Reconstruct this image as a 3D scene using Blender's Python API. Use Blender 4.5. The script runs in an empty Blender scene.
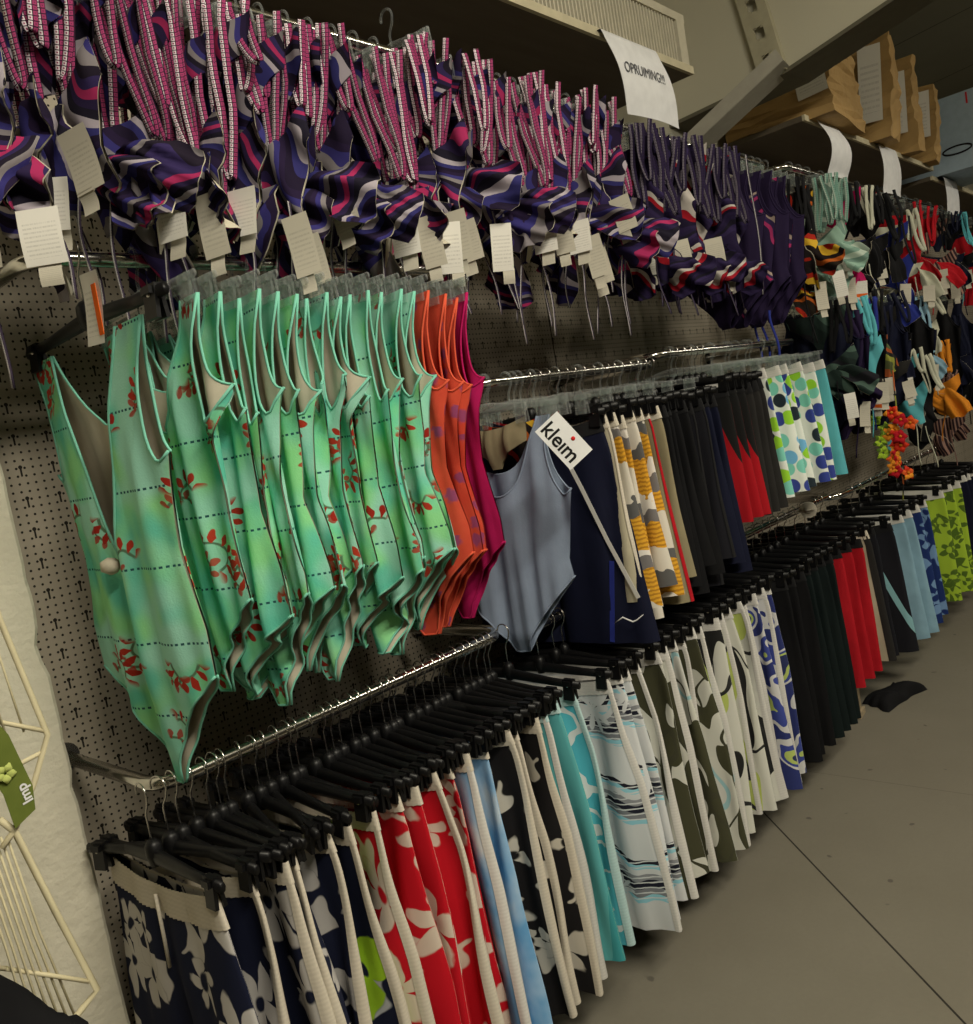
import bpy, math, random
import numpy as np
from mathutils import Vector, Matrix

H = 1.35            # camera height; wall is at y=YW, rails at y=YR, x runs along the wall
YW, YR = 1.68, 1.30
C = bpy.context.scene.collection
PI = math.pi
R_ = random.Random(11)

# ------------------------------------------------------------------ node helpers
NT = None
class E:
    def __init__(s, k): s.k = k
    def __add__(s, o): return M('ADD', s, o)
    def __radd__(s, o): return M('ADD', o, s)
    def __sub__(s, o): return M('SUBTRACT', s, o)
    def __rsub__(s, o): return M('SUBTRACT', o, s)
    def __mul__(s, o): return M('MULTIPLY', s, o)
    def __rmul__(s, o): return M('MULTIPLY', o, s)
    def __truediv__(s, o): return M('DIVIDE', s, o)
    def __lt__(s, o): return M('LESS_THAN', s, o)
    def __gt__(s, o): return M('GREATER_THAN', s, o)
def link(v, sock):
    if isinstance(v, E): NT.links.new(v.k, sock)
    elif isinstance(v, (tuple, list)):
        if len(sock.default_value) == 4 and len(v) == 3: v = (*v, 1)
        sock.default_value = v
    else: sock.default_value = v
def M(op, a, b=None, c=None):
    n = NT.nodes.new('ShaderNodeMath'); n.operation = op
    for i, x in enumerate((a, b, c)):
        if x is not None: link(x, n.inputs[i])
    return E(n.outputs[0])
def VM(op, a, b=None, out=0):
    n = NT.nodes.new('ShaderNodeVectorMath'); n.operation = op
    link(a, n.inputs[0])
    if b is not None:
        if op == 'SCALE': link(b, n.inputs[3])
        else: link(b, n.inputs[1])
    return E(n.outputs[out])
def xyz(v):
    n = NT.nodes.new('ShaderNodeSeparateXYZ'); link(v, n.inputs[0]); return [E(o) for o in n.outputs]
def vec(x, y, z=0.0):
    n = NT.nodes.new('ShaderNodeCombineXYZ')
    for i, a in enumerate((x, y, z)): link(a, n.inputs[i])
    return E(n.outputs[0])
def mix(f, a, b):
    n = NT.nodes.new('ShaderNodeMix'); n.data_type = 'RGBA'
    link(f, n.inputs[0]); link(a, n.inputs[6]); link(b, n.inputs[7]); return E(n.outputs[2])
def ss(x, a, b):
    n = NT.nodes.new('ShaderNodeMapRange'); n.interpolation_type = 'SMOOTHSTEP'
    link(x, n.inputs[0]); n.inputs[1].default_value = a; n.inputs[2].default_value = b; return E(n.outputs[0])
def noise(v, s, d=2.0, r=.5):
    n = NT.nodes.new('ShaderNodeTexNoise'); link(v, n.inputs['Vector'])
    n.inputs['Scale'].default_value = s; n.inputs['Detail'].default_value = d; n.inputs['Roughness'].default_value = r
    return E(n.outputs[0])
def voro(v, s, rnd=1.0):
    n = NT.nodes.new('ShaderNodeTexVoronoi'); n.voronoi_dimensions = '2D'; link(v, n.inputs['Vector'])
    n.inputs['Scale'].default_value = s; n.inputs['Randomness'].default_value = rnd
    return E(n.outputs['Distance']), E(n.outputs['Color']), E(n.outputs['Position'])
def ramp(x, stops, interp='CONSTANT'):
    n = NT.nodes.new('ShaderNodeValToRGB'); r = n.color_ramp; r.interpolation = interp
    while len(r.elements) < len(stops): r.elements.new(.5)
    for e, (p, c) in zip(r.elements, stops): e.position = p; e.color = (*c, 1)
    link(x, n.inputs[0]); return E(n.outputs[0])
def fract(x): return M('FRACT', x)
def absn(x): return M('ABSOLUTE', x)
def objrand():
    n = NT.nodes.new('ShaderNodeObjectInfo'); return E(n.outputs['Random'])
def coords(kind='UV'):
    n = NT.nodes.new('ShaderNodeTexCoord'); return E(n.outputs[kind])
def geom_pos():
    n = NT.nodes.new('ShaderNodeNewGeometry'); return E(n.outputs['Position'])

def material(name, fn=None, color=(.5, .5, .5), rough=.9, metal=0.0, spec=.12, bump=None, sheen=0.0):
    global NT
    m = bpy.data.materials.new(name); m.use_nodes = True; NT = m.node_tree
    b = NT.nodes['Principled BSDF']
    b.inputs['Roughness'].default_value = rough; b.inputs['Metallic'].default_value = metal
    b.inputs['Specular IOR Level'].default_value = spec
    col = fn() if fn else color
    if not isinstance(col, E) and fn is None:
        # small procedural mottling so that no surface is a dead flat colour
        nz = noise(coords('Object'), 23.0, 3.0)
        col = mix(nz, tuple(c * .82 for c in color), tuple(min(1, c * 1.15) for c in color))
    link(col, b.inputs['Base Color'])
    if bump:
        s, h = bump
        bn = NT.nodes.new('ShaderNodeBump'); bn.inputs['Distance'].default_value = h; bn.inputs['Strength'].default_value = .8
        link(noise(coords('Object'), s, 4.0), bn.inputs['Height']); NT.links.new(bn.outputs[0], b.inputs['Normal'])
    return m

# pattern space: UV in metres, shifted per object
def P(shift=True):
    uv = coords('UV')
    if shift:
        r = objrand(); uv = VM('ADD', uv, vec(r * 17.3, r * 9.1))
    return uv
def cell(p, s, rnd=1.0):
    d, c, pos = voro(p, s, rnd)
    q = VM('SUBTRACT', p, pos); x, y, _ = xyz(q)
    cr, cg, cb = xyz(c)
    return VM('LENGTH', q, out=1), M('ARCTAN2', y, x), cr, cg, cb, x, y
def flower(p, s, size, n, edge=.35):
    r, a, cr, cg, cb, _, _ = cell(p, s)
    lobe = absn(M('COSINE', (a + cr * 6.28) * (n / 2)))
    lim = (lobe * (1 - edge) + edge) * size * (cg * .5 + .7)
    w = noise(p, 60.0, 1.0) * .012
    return ss(r - lim + w, .004, -.003), r, cg
def frondy(p, s, size):
    # leaf with cut fingers along a midrib
    r, a, cr, cg, cb, x, y = cell(p, s)
    th = cr * 6.28
    c_, s_ = M('COSINE', th), M('SINE', th)
    X = x * c_ + y * s_; Y = y * c_ - x * s_
    body = M('SUBTRACT', size * .34, absn(Y) + M('MULTIPLY', X, X) * (1.1 / size))
    fing = M('SINE', (X + absn(Y) * .8) * (70.0 * .1 / size)) * .012
    return ss(body + fing, -.002, .004)

# ------------------------------------------------------------------ fabrics
def f_green():
    p = P(); x, y, _ = xyz(p)
    bl = noise(VM('MULTIPLY', p, (1.0, .55, 1)), 17.0, 1.5)
    bl2 = noise(VM('ADD', p, (3.1, 1.7, 0)), 9.0, 1.0)
    base = mix(ss(bl, .36, .62), (.13, .56, .42), (.28, .70, .31))
    base = mix(ss(bl2, .44, .60), base, (.34, .70, .56))
    # dotted lines across
    v = fract(y * 8.6); u = fract(x * 120.0)
    dash = (absn(v - .5) < .015) * (absn(u - .5) < .27)
    base = mix(dash, base, (.02, .09, .10))
    q2 = VM('ADD', p, VM('SCALE', vec(noise(p, 30.0, 1.0) - .5, noise(VM('ADD', p, (7, 2, 0)), 30.0, 1.0) - .5), .016))
    def spray(off, sc, r0, k, wd):
        r, a, cr, cg, cb, _, _ = cell(VM('ADD', q2, off), sc, .9); aa = a + cr * 6.28
        lob = absn(M('COSINE', aa * k))
        on = ss(M('COSINE', aa), -.15, .15) * (cb > .08)
        return ss(absn(r - r0) - (lob - .48) * wd, .0012, -.0012) * on, ss(absn(r - r0 * .68) - .0022, .001, -.001) * on, cg
    ring, stem, cg = spray((0, 0, 0), 8.0, .034, 6.0, .021)
    ring2, stem2, _ = spray((.021, .016, 0), 8.0, .021, 4.5, .017)
    base = mix(M('MAXIMUM', stem, stem2), base, (.11, .20, .12))
    ring = M('MAXIMUM', ring, ring2 * .9)
    return mix(ring, base, mix(cg, (.34, .022, .014), (.50, .05, .025)))
def f_coral():
    p = P(); n = noise(p, 26.0, 2.0)
    r, a, cr, cg, cb, _, _ = cell(p, 24.0)
    bl = ss(r - .004 - noise(p, 90.0, 1.0) * .02, .003, -.006) * (cg > .45)
    return mix(bl * .75, mix(n, (.56, .05, .03), (.66, .10, .05)), (.20, .06, .20))
def two_tone(bg, fg, s=9.0, size=.06, n=5, lf=True, fg2=None):
    def f():
        p = P(); w = VM('ADD', p, VM('SCALE', vec(noise(p, 14.0, 1.0) - .5, noise(VM('ADD', p, (5, 3, 0)), 14.0, 1.0) - .5), .05))
        m1, r, cg = flower(w, s, size, n)
        col = mix(m1, bg, fg)
        inner = ss(r - .012, .004, -.002) * m1
        col = mix(inner, col, bg)
        if lf:
            m2 = frondy(VM('ADD', w, (4.3, 2.2, 0)), s * .85, size * 1.25)
            col = mix(m2 * (1 - m1), col, fg2 or fg)
        return col
    return f
def f_cloud():
    p = P(); n = noise(VM('MULTIPLY', p, (1, .6, 1)), 11.0, 3.0)
    return ramp(n, [(0, (.07, .20, .42)), (.42, (.13, .33, .58)), (.55, (.32, .48, .66)), (.68, (.62, .66, .68))], 'LINEAR')
def f_wave():
    p = P(); x, y, _ = xyz(p)
    t = y * 5.2 + (noise(VM('MULTIPLY', p, (1, .3, 1)), 9.0, 1.0) - .5) * .55
    band = fract(t)
    comb = fract((y + (noise(p, 40., 1.) - .5) * .006) * 78.0)
    thin = comb < .24
    spk, _, _ = flower(p, 6.5, .055, 9, .15)
    white = (.61, .63, .64)
    col = ramp(band, [(0, white), (.34, white), (.38, (.28, .58, .68)), (.45, (.20, .21, .23)), (.54, (.016, .018, .03)), (.63, (.26, .27, .29)), (.71, white), (.78, (.30, .60, .70)), (.84, (.02, .02, .03)), (.90, white)])
    col = mix(thin * ((band > .38) * (band < .9)), col, white)
    return mix(spk * (band > .30), col, white)
def blobs(stops, s=7.0, stretch=.5, lines=None):
    def f():
        p = P(); q = VM('MULTIPLY', p, (1, stretch, 1))
        n = noise(q, s, 1.2)
        col = ramp(n, stops)
        if lines:
            l = absn(noise(VM('ADD', q, (9, 4, 0)), s * 1.3, 1.0) - .5) < .012
            col = mix(l, col, lines)
        return col
    return f
def f_dots():
    p = P(); d, c, _ = voro(p, 19.0, .7); r, g, b = xyz(c)
    m = ss(d, .47, .42)
    col = ramp(r, [(0, (.30, .62, .04)), (.3, (.20, .58, .48)), (.55, (.04, .06, .28)), (.72, (.16, .42, .68)), (.9, (.02, .03, .04))])
    return mix(m, (.74, .78, .72), col)
def f_ikat():
    p = P(); x, y, _ = xyz(p)
    t = fract(y * 3.1 + (noise(p, 18.0, 2.0) - .5) * .35)
    ln = fract((y + noise(VM('MULTIPLY', p, (3, 1, 1)), 30., 1.) * .01) * 95.0) < .45
    y1, y2 = (.64, .33, .03), (.40, .19, .02)
    col = ramp(t, [(0, y1), (.26, (.10, .10, .10)), (.40, (.62, .58, .50)), (.62, y1), (.80, (.16, .15, .15)), (.9, (.70, .66, .60))])
    return mix(ln * ((t < .26) + (t > .62) * (t < .8)), col, y2)
def f_swirl(cols):
    def f():
        p = P(); x, y, _ = xyz(p)
        t = fract(x * 6.0 + y * 5.0 + (noise(p, 7.0, 1.0) - .5) * 1.7)
        n = len(cols); return ramp(t, [(i / n, c) for i, c in enumerate(cols)])
    return f
def f_strap(a, b, k):
    def f():
        u, v, _ = xyz(coords('UV'))
        fx, fy = fract(u * 2.0) - .5, fract(v) - .5
        m = M('MAXIMUM', absn(fx), absn(fy))
        right = u > .5
        c1 = mix(m < .16, b, a)                      # white ring, coloured centre
        c2 = mix(m < .12, a, mix(.6, a, k))
        return mix(m < .40, k, mix(right, c1, c2))
    return f
def stripes(bg, fg, freq, duty=.5, ax=0):
    def f():
        uv = xyz(P()); return mix(fract(uv[ax] * freq) < duty, bg, fg)
    return f
def f_redpanel():
    x, y, _ = xyz(P(False)); x = absn(x); x = M('MINIMUM', x, absn(x - .83))
    return mix((x > .10 + y * .0) * (y < -.05) * (x + y * .35 < .13), (.012, .012, .012), (.34, .008, .014))
def f_marks(bg, fg):
    # plain cloth with a few soft diagonal flashes
    def f():
        p = P(); x, y, _ = xyz(p)
        t = fract(x * 3.0 + y * 1.1)
        return mix((t < .07), bg, fg)
    return f
def rib(col):
    def f():
        x, y, _ = xyz(coords('UV')); s = M('SINE', y * 900.0 + noise(P(), 40.0, 1.0) * 5.0) * .5 + .5
        return mix(s * .25, col, tuple(c * .72 for c in col))
    return f
def f_tagpaper(col):
    def f():
        u, v, _ = xyz(coords('UV'))
        row = fract(v * 13.0); w = noise(vec(u * 30.0, M('FLOOR', v * 13.0) * 3.7 + objrand() * 50), 3.0, 2.0)
        t = (absn(row - .5) < .2) * (w > .47) * (absn(u - .5) < .4) * (absn(v - .45) < .33)
        return mix(t * .28, col, (.16, .15, .14))
    return f

CREAM, WHITE = (.56, .51, .42), (.60, .585, .55)
MG, PW, BK = (.30, .042, .125), (.76, .68, .71), (.035, .012, .03)
mats = {}
def mk(n, *a, **k): mats[n] = material(n, *a, **k)
mk('green_floral_knit', f_green, bump=(320, .0006)); mk('beige_lining', color=(.50, .46, .36)); mk('mint_piping', color=(.20, .54, .41))
mk('coral_print', f_coral); mk('coral_piping', color=(.66, .10, .05)); mk('magenta_cloth', color=(.42, .01, .10))
mk('grey_blue_knit', color=(.20, .245, .33), rough=.6, bump=(300, .0005)); mk('navy_cloth', color=(.006, .0075, .022), rough=.75)
mk('navy_white_floral', two_tone((.011, .014, .036), (.52, .50, .48), 7.0, .066, 5))
mk('navy_lime_floral', two_tone((.011, .014, .036), (.36, .62, .03), 6.0, .09, 3, True, (.50, .52, .55)))
mk('red_white_floral', two_tone((.50, .008, .018), (.62, .53, .44), 6.0, .066, 5))
mk('blue_cloud_print', f_cloud); mk('black_white_floral', two_tone((.014, .013, .014), (.60, .56, .48), 8.5, .056, 4))
mk('teal_lime_print', blobs([(0, (.10, .38, .40)), (.45, (.05, .30, .33)), (.55, (.44, .58, .24)), (.66, (.20, .55, .60))], 5.0, .35))
mk('wave_print', f_wave)
mk('aqua_print', blobs([(0, (.08, .42, .52)), (.46, (.66, .70, .70)), (.53, (.10, .50, .60)), (.63, (.70, .74, .74))], 8.0, 1.6))
mk('olive_white_print', blobs([(0, (.055, .055, .03)), (.48, (.57, .57, .51)), (.60, (.30, .50, .54)), (.635, (.57, .57, .53))], 8.0, .5, (.05, .05, .03)))
mk('black_white_lime_print', blobs([(0, (.02, .02, .02)), (.455, (.59, .59, .53)), (.60, (.46, .54, .14)), (.67, (.02, .02, .022))], 7.0, .4, (.03, .03, .03)))
mk('blue_white_lime_print', blobs([(0, (.03, .04, .16)), (.47, (.60, .60, .60)), (.53, (.05, .07, .30)), (.60, (.45, .55, .15)), (.66, (.03, .04, .12))], 9.0, 1.2))
mk('polka_print', f_dots); mk('ikat_print', f_ikat)
mk('beige_cloth', color=(.44, .40, .29)); mk('khaki_cloth', color=(.25, .215, .13)); mk('black_cloth', color=(.0065, .0065, .0075), rough=.8)
mk('charcoal_cloth', color=(.022, .021, .020)); mk('dark_green_cloth', color=(.006, .011, .011), rough=.75); mk('red_cloth', color=(.40, .010, .018)); mk('teal_cloth', color=(.10, .40, .45))
mk('navy_blue_floral', two_tone((.014, .03, .13), (.16, .28, .48), 9.0, .06, 5)); mk('lime_floral', two_tone((.34, .50, .04), (.08, .14, .02), 11.0, .05, 5))
mk('light_blue_cloth', color=(.22, .37, .47)); mk('black_teal_flash', f_marks((.012, .012, .016), (.22, .42, .46))); mk('red_black_panel', f_redpanel)
mk('cream_elastic', rib(CREAM)); mk('white_elastic', rib(WHITE)); mk('black_elastic', rib((.014, .014, .015))); mk('pale_aqua_elastic', rib((.42, .58, .58)))
mk('pink_dot_strap', f_strap(MG, PW, BK)); mk('purple_strap', f_strap((.022, .013, .044), (.16, .14, .17), (.010, .007, .018))); mk('mint_strap', f_strap((.16, .30, .24), (.42, .50, .42), (.10, .18, .15)))
mk('swirl_print', f_swirl([(.014, .009, .026), (.03, .028, .13), (.36, .32, .36), (.012, .010, .02), (.022, .014, .05), (.34, .025, .10), (.03, .02, .08), (.014, .01, .02), (.20, .18, .19), (.035, .03, .15), (.02, .012, .04)]))
mk('purple_red_stripe', f_swirl([(.018, .012, .042), (.022, .014, .05), (.012, .008, .026), (.30, .010, .02), (.48, .44, .40), (.014, .008, .03), (.02, .013, .046), (.03, .02, .07), (.012, .01, .02)]))
mk('dark_purple_cloth', color=(.018, .011, .038)); mk('purple_ring_print', f_swirl([(.018, .011, .038)] * 6 + [(.34, .03, .12), (.035, .02, .075), (.36, .28, .24)]))
mk('orange_black_print', f_swirl([(.016, .012, .012), (.02, .015, .01), (.52, .12, .02), (.015, .01, .01), (.60, .36, .03), (.35, .02, .01)]))
mk('mint_print', f_swirl([(.18, .30, .24), (.26, .40, .32), (.15, .24, .20), (.42, .50, .42)])); mk('olive_print', f_swirl([(.10, .12, .05), (.30, .32, .06), (.02, .02, .02), (.40, .10, .03)]))
mk('dark_floral', f_swirl([(.012, .02, .018), (.02, .035, .03), (.06, .10, .08), (.012, .012, .016)]))
mk('brown_stripe', stripes((.035, .02, .025), (.34, .20, .16), 60.0, .45)); mk('cream_cloth', color=(.46, .46, .36)); mk('orange_cloth', color=(.62, .22, .02))
mk('royal_blue_cloth', color=(.02, .03, .20)); mk('yellow_red_petal', f_swirl([(.66, .10, .02), (.70, .26, .02), (.55, .03, .01)]), rough=.6)
mk('white_dot_cord', f_strap((.05, .04, .06), (.70, .68, .66), (.03, .02, .04)))
mk('tag_card', f_tagpaper((.48, .45, .37))); mk('tag_white', f_tagpaper((.70, .68, .62))); mk('orange_sticker', color=(.75, .13, .015)); mk('green_sticker', color=(.10, .62, .03)); mk('red_sticker', color=(.52, .035, .01))
mk('paper', color=(.70, .70, .70), rough=.8); mk('ink', color=(.10, .10, .11)); mk('black_ink', color=(.012, .012, .012)); mk('red_ink', color=(.55, .02, .02)); mk('white_ink', color=(.7, .7, .7))
mk('chrome', color=(.62, .60, .56), rough=.16, metal=1.0); mk('steel_wire', color=(.55, .53, .50), rough=.25, metal=1.0)
mk('black_plastic', color=(.004, .004, .0045), rough=.42, spec=.25); mk('cream_wire', color=(.58, .52, .34), rough=.45)
mk('brown_paper', lambda: mix(noise(coords('Object'), 9.0, 4.0), (.27, .165, .06), (.44, .29, .12)), rough=.75, bump=(11, .012))
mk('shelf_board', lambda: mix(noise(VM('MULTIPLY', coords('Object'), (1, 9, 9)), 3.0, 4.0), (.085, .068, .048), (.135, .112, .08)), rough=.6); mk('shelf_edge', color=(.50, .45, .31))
mk('heater_beige', color=(.56, .52, .40), rough=.5); mk('dark_void', color=(.02, .018, .015)); mk('pale_box', color=(.33, .42, .50)); mk('tag_green', lambda: mix(noise(coords('Object'), 40.0, 3.0), (.085, .115, .02), (.14, .17, .035)))
mk('steel_paint', color=(.40, .37, .26), rough=.6); mk('galvanised', color=(.36, .34, .28), rough=.5); mk('wood', color=(.36, .29, .19)); mk('pale_flower', color=(.42, .48, .14))

def pegboard_col():
    x, y, z = xyz(geom_pos())
    s = 1 / .0145
    fx, fz = fract(x * s) - .5, fract(z * s) - .5
    hole = VM('LENGTH', vec(fx, fz), out=1) < .16
    a = 1 / .058
    gx, gz = fract(x * a + .25) - .5, fract(z * a) - .5
    slot = (absn(gx) < .03) * (absn(gz) < .14)
    head = VM('LENGTH', vec(gx, gz - .16), out=1) < .062
    base = mix(noise(geom_pos(), 3.0, 3.0), (.33, .29, .225), (.40, .355, .28))
    seam = (fract(x / 1.24 + .17) < .004)
    return mix(M('MINIMUM', hole + slot + head + seam, 1.0), base, (.02, .017, .013))
mk('pegboard', pegboard_col, rough=.7)
def floor_col():
    p = geom_pos(); x, y, z = xyz(p)
    n = noise(p, 2.2, 5.0, .6); n2 = noise(p, 90.0, 2.0)
    base = mix(n, (.145, .133, .10), (.205, .19, .15)); base = mix(n2 * .35, base, (.14, .125, .10))
    # saw cuts: a diagonal one and a square one
    d = absn((x - 2.276) * .7305 - (y - 1.13) * .683) < .0026
    e = absn(x - 2.71) < .002
    spot = ss(noise(p, 16.0, 1.0), .745, .78)
    base = mix(spot * .6, base, (.05, .045, .04))
    return mix(M('MINIMUM', d + e * .3, 1.0), base, (.03, .027, .022))
mk('concrete', floor_col, rough=.75, bump=(35, .002))
mk('steel_shaded', color=(.13, .12, .085), rough=.6); mk('dim_wall', color=(.11, .10, .075)); mk('plaster', lambda: mix(noise(geom_pos(), 5.0, 4.0), (.55, .52, .42), (.62, .585, .47)), rough=.85, bump=(60, .004))
mk('olive_paint', lambda: mix(noise(geom_pos(), 2.5, 3.0), (.50, .475, .37), (.56, .53, .41)), rough=.8)
mk('roof_panel', lambda: mix((absn(fract(xyz(geom_pos())[0] / 1.1 + .02) - .5) < .006), mix(noise(geom_pos(), 2.5, 3.0), (.11, .103, .07), (.14, .13, .09)), (.05, .045, .03)), rough=.8)
def clear_plastic():
    global NT
    m = bpy.data.materials.new('clear_plastic'); m.use_nodes = True; NT = m.node_tree
    b = NT.nodes['Principled BSDF']; b.inputs['Base Color'].default_value = (.62, .64, .63, 1); b.inputs['Roughness'].default_value = .07; b.inputs['Specular IOR Level'].default_value = .9
    t = NT.nodes.new('ShaderNodeBsdfTransparent'); t.inputs[0].default_value = (.93, .95, .94, 1)
    lw = NT.nodes.new('ShaderNodeLayerWeight'); lw.inputs[0].default_value = .35
    f = M('ADD', E(lw.outputs['Facing']) * .38, .03)
    mx = NT.nodes.new('ShaderNodeMixShader'); link(f, mx.inputs[0]); NT.links.new(t.outputs[0], mx.inputs[1]); NT.links.new(b.outputs[0], mx.inputs[2])
    NT.links.new(mx.outputs[0], NT.nodes['Material Output'].inputs[0]); return m
mats['clear_plastic'] = clear_plastic()

# ------------------------------------------------------------------ mesh builder
class MB:
    def __init__(s): s.v = []; s.f = []; s.uv = []
    def add(s, v, f, uv=None):
        b = len(s.v); s.v += [tuple(map(float, p)) for p in v]; s.f += [tuple(b + i for i in q) for q in f]
        s.uv += [tuple(map(float, q)) for q in uv] if uv is not None else [(p[0], p[2]) for p in v]
        return s
    def grid(s, A, UV=None, wrap=False):
        n, m = A.shape[:2]; f = []
        for i in range(n - 1):
            for j in range(m if wrap else m - 1):
                k = (j + 1) % m
                f.append((i * m + j, i * m + k, (i + 1) * m + k, (i + 1) * m + j))
        return s.add(A.reshape(-1, 3), f, None if UV is None else UV.reshape(-1, 2))
    def box(s, c, d, rot=None):
        x, y, z = (q / 2 for q in d); V = [Vector((a * x, b * y, e * z)) for a in (-1, 1) for b in (-1, 1) for e in (-1, 1)]
        if rot is not None: V = [rot @ p for p in V]
        V = [p + Vector(c) for p in V]
        return s.add(V, [(0, 1, 3, 2), (4, 6, 7, 5), (0, 4, 5, 1), (2, 3, 7, 6), (0, 2, 6, 4), (1, 5, 7, 3)])
    def tube(s, path, r, n=8, closed=False, sy=1.0):
        Pn = [Vector(p) for p in path]; k = len(Pn); rs = r if isinstance(r, (list, tuple)) else [r] * k
        rows = []; nrm = None
        for i in range(k):
            a = Pn[(i - 1) % k] if (closed or i) else Pn[0]; b = Pn[(i + 1) % k] if (closed or i < k - 1) else Pn[-1]
            t = (b - a); t = t.normalized() if t.length > 1e-9 else Vector((0, 0, 1))
            if nrm is None:
                nrm = t.orthogonal().normalized()
                if abs(t.z) < .9: nrm = (Vector((0, 0, 1)) - t * t.z).normalized()
            else: nrm = (nrm - t * nrm.dot(t)).normalized()
            bi = t.cross(nrm)
            rows.append([Pn[i] + nrm * math.cos(2 * PI * j / n) * rs[i] * sy + bi * math.sin(2 * PI * j / n) * rs[i] for j in range(n)])
        V = [p for r_ in rows for p in r_]; F = []
        for i in range(k if closed else k - 1):
            i2 = (i + 1) % k
            for j in range(n): F.append((i * n + j, i * n + (j + 1) % n, i2 * n + (j + 1) % n, i2 * n + j))
        if not closed: F += [tuple(range(n - 1, -1, -1)), tuple((k - 1) * n + j for j in range(n))]
        return s.add(V, F)
    def ribbon(s, path, side, w, th=.0016):
        # flat strap: u 0..1 across, v counts widths along
        Pn = [Vector(p) for p in path]; L = 0; rows = []; uv = []
        for i, p in enumerate(Pn):
            if i: L += (p - Pn[i - 1]).length
            t = (Pn[min(i + 1, len(Pn) - 1)] - Pn[max(i - 1, 0)]).normalized()
            sd = side(i / (len(Pn) - 1)) if callable(side) else Vector(side)
            sd = (sd - t * sd.dot(t)); sd = sd.normalized() if sd.length > 1e-6 else t.orthogonal().normalized()
            nn = t.cross(sd)
            rows.append([p - sd * w / 2 + nn * th / 2, p + sd * w / 2 + nn * th / 2, p + sd * w / 2 - nn * th / 2, p - sd * w / 2 - nn * th / 2])
            q = L / w * 2; uv += [(0.001, q), (.999, q), (.999, q), (.001, q)]
        m = len(rows); F = []
        for i in range(m - 1):
            for j in range(4): F.append((i * 4 + j, i * 4 + (j + 1) % 4, (i + 1) * 4 + (j + 1) % 4, (i + 1) * 4 + j))
        F += [(3, 2, 1, 0), tuple((m - 1) * 4 + j for j in range(4))]
        return s.add([p for r in rows for p in r], F, uv)
    def mesh(s, name, smooth=True):
        me = bpy.data.meshes.new(name); me.from_pydata(s.v, [], s.f)
        ul = me.uv_layers.new(name='UVMap'); li = np.empty(len(me.loops), dtype=np.int32); me.loops.foreach_get('vertex_index', li)
        ul.data.foreach_set('uv', np.array(s.uv, dtype=np.float32)[li].ravel())
        if smooth: me.polygons.foreach_set('use_smooth', np.ones(len(me.polygons), dtype=bool))
        me.materials.append(None); me.update(); return me

def put(name, me, mat, parent=None, loc=None, rot=None):
    o = bpy.data.objects.new(name, me); C.objects.link(o)
    if parent: o.parent = parent
    if loc: o.location = loc
    if rot: o.rotation_euler = rot
    s = o.material_slots[0]; s.link = 'OBJECT'; s.material = mats[mat]
    return o
USED = {}
def tag(o, label, cat, group=None):
    assert 4 <= len(label.split()) <= 16, label
    USED[label] = USED.get(label, 0) + 1
    o['label'] = label; o['category'] = cat
    if group: o['group'] = group
    return o
def parts(root, kit):
    # kit entries: (name, mesh, material[, sub-entries])
    for k in kit:
        o = put(k[0], k[1], k[2], root)
        if len(k) > 4 and k[4]: o['label'] = k[4]
        if len(k) > 3 and k[3]: parts(o, k[3])
def thing(name, label, cat, kit, loc=(0, 0, 0), rot=(0, 0, 0), group=None):
    o = bpy.data.objects.new(name, None); C.objects.link(o); o.empty_display_size = .05
    o.location = (loc[0], loc[1], loc[2] + H); o.rotation_euler = rot
    tag(o, label, cat, group); parts(o, kit); return o
def single(name, label, cat, me, mat, loc=(0, 0, 0), rot=(0, 0, 0), group=None):
    o = put(name, me, mat, None, (loc[0], loc[1], loc[2] + H), rot); tag(o, label, cat, group); return o
def struct(name, mb, mat, smooth=False):
    o = put(name, mb.mesh(name, smooth), mat); o.location = (0, 0, H); o['kind'] = 'structure'; return o
ONES = 'zeroth first second third fourth fifth sixth seventh eighth ninth tenth eleventh twelfth thirteenth fourteenth fifteenth sixteenth seventeenth eighteenth nineteenth'.split()
def ordn(n): return ONES[n] if n < 20 else ('twentieth' if n == 20 else 'thirtieth' if n == 30 else ('twenty-' if n < 30 else 'thirty-') + ONES[n % 10])
def lettering(txt, size, ext=.0004, squash=1.0, font_shear=0.0, bold=0.0):
    cu = bpy.data.curves.new('lettering', 'FONT'); cu.body = txt; cu.size = size; cu.align_x = 'CENTER'; cu.align_y = 'CENTER'; cu.extrude = ext; cu.shear = font_shear; cu.offset = bold
    o = bpy.data.objects.new('lettering', cu); C.objects.link(o); bpy.context.view_layer.update()
    me = bpy.data.meshes.new_from_object(o.evaluated_get(bpy.context.evaluated_depsgraph_get())); bpy.data.objects.remove(o)
    for v in me.vertices: v.co.x *= squash
    me.materials.clear(); me.materials.append(None); me.name = 'lettering'; return me

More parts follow.
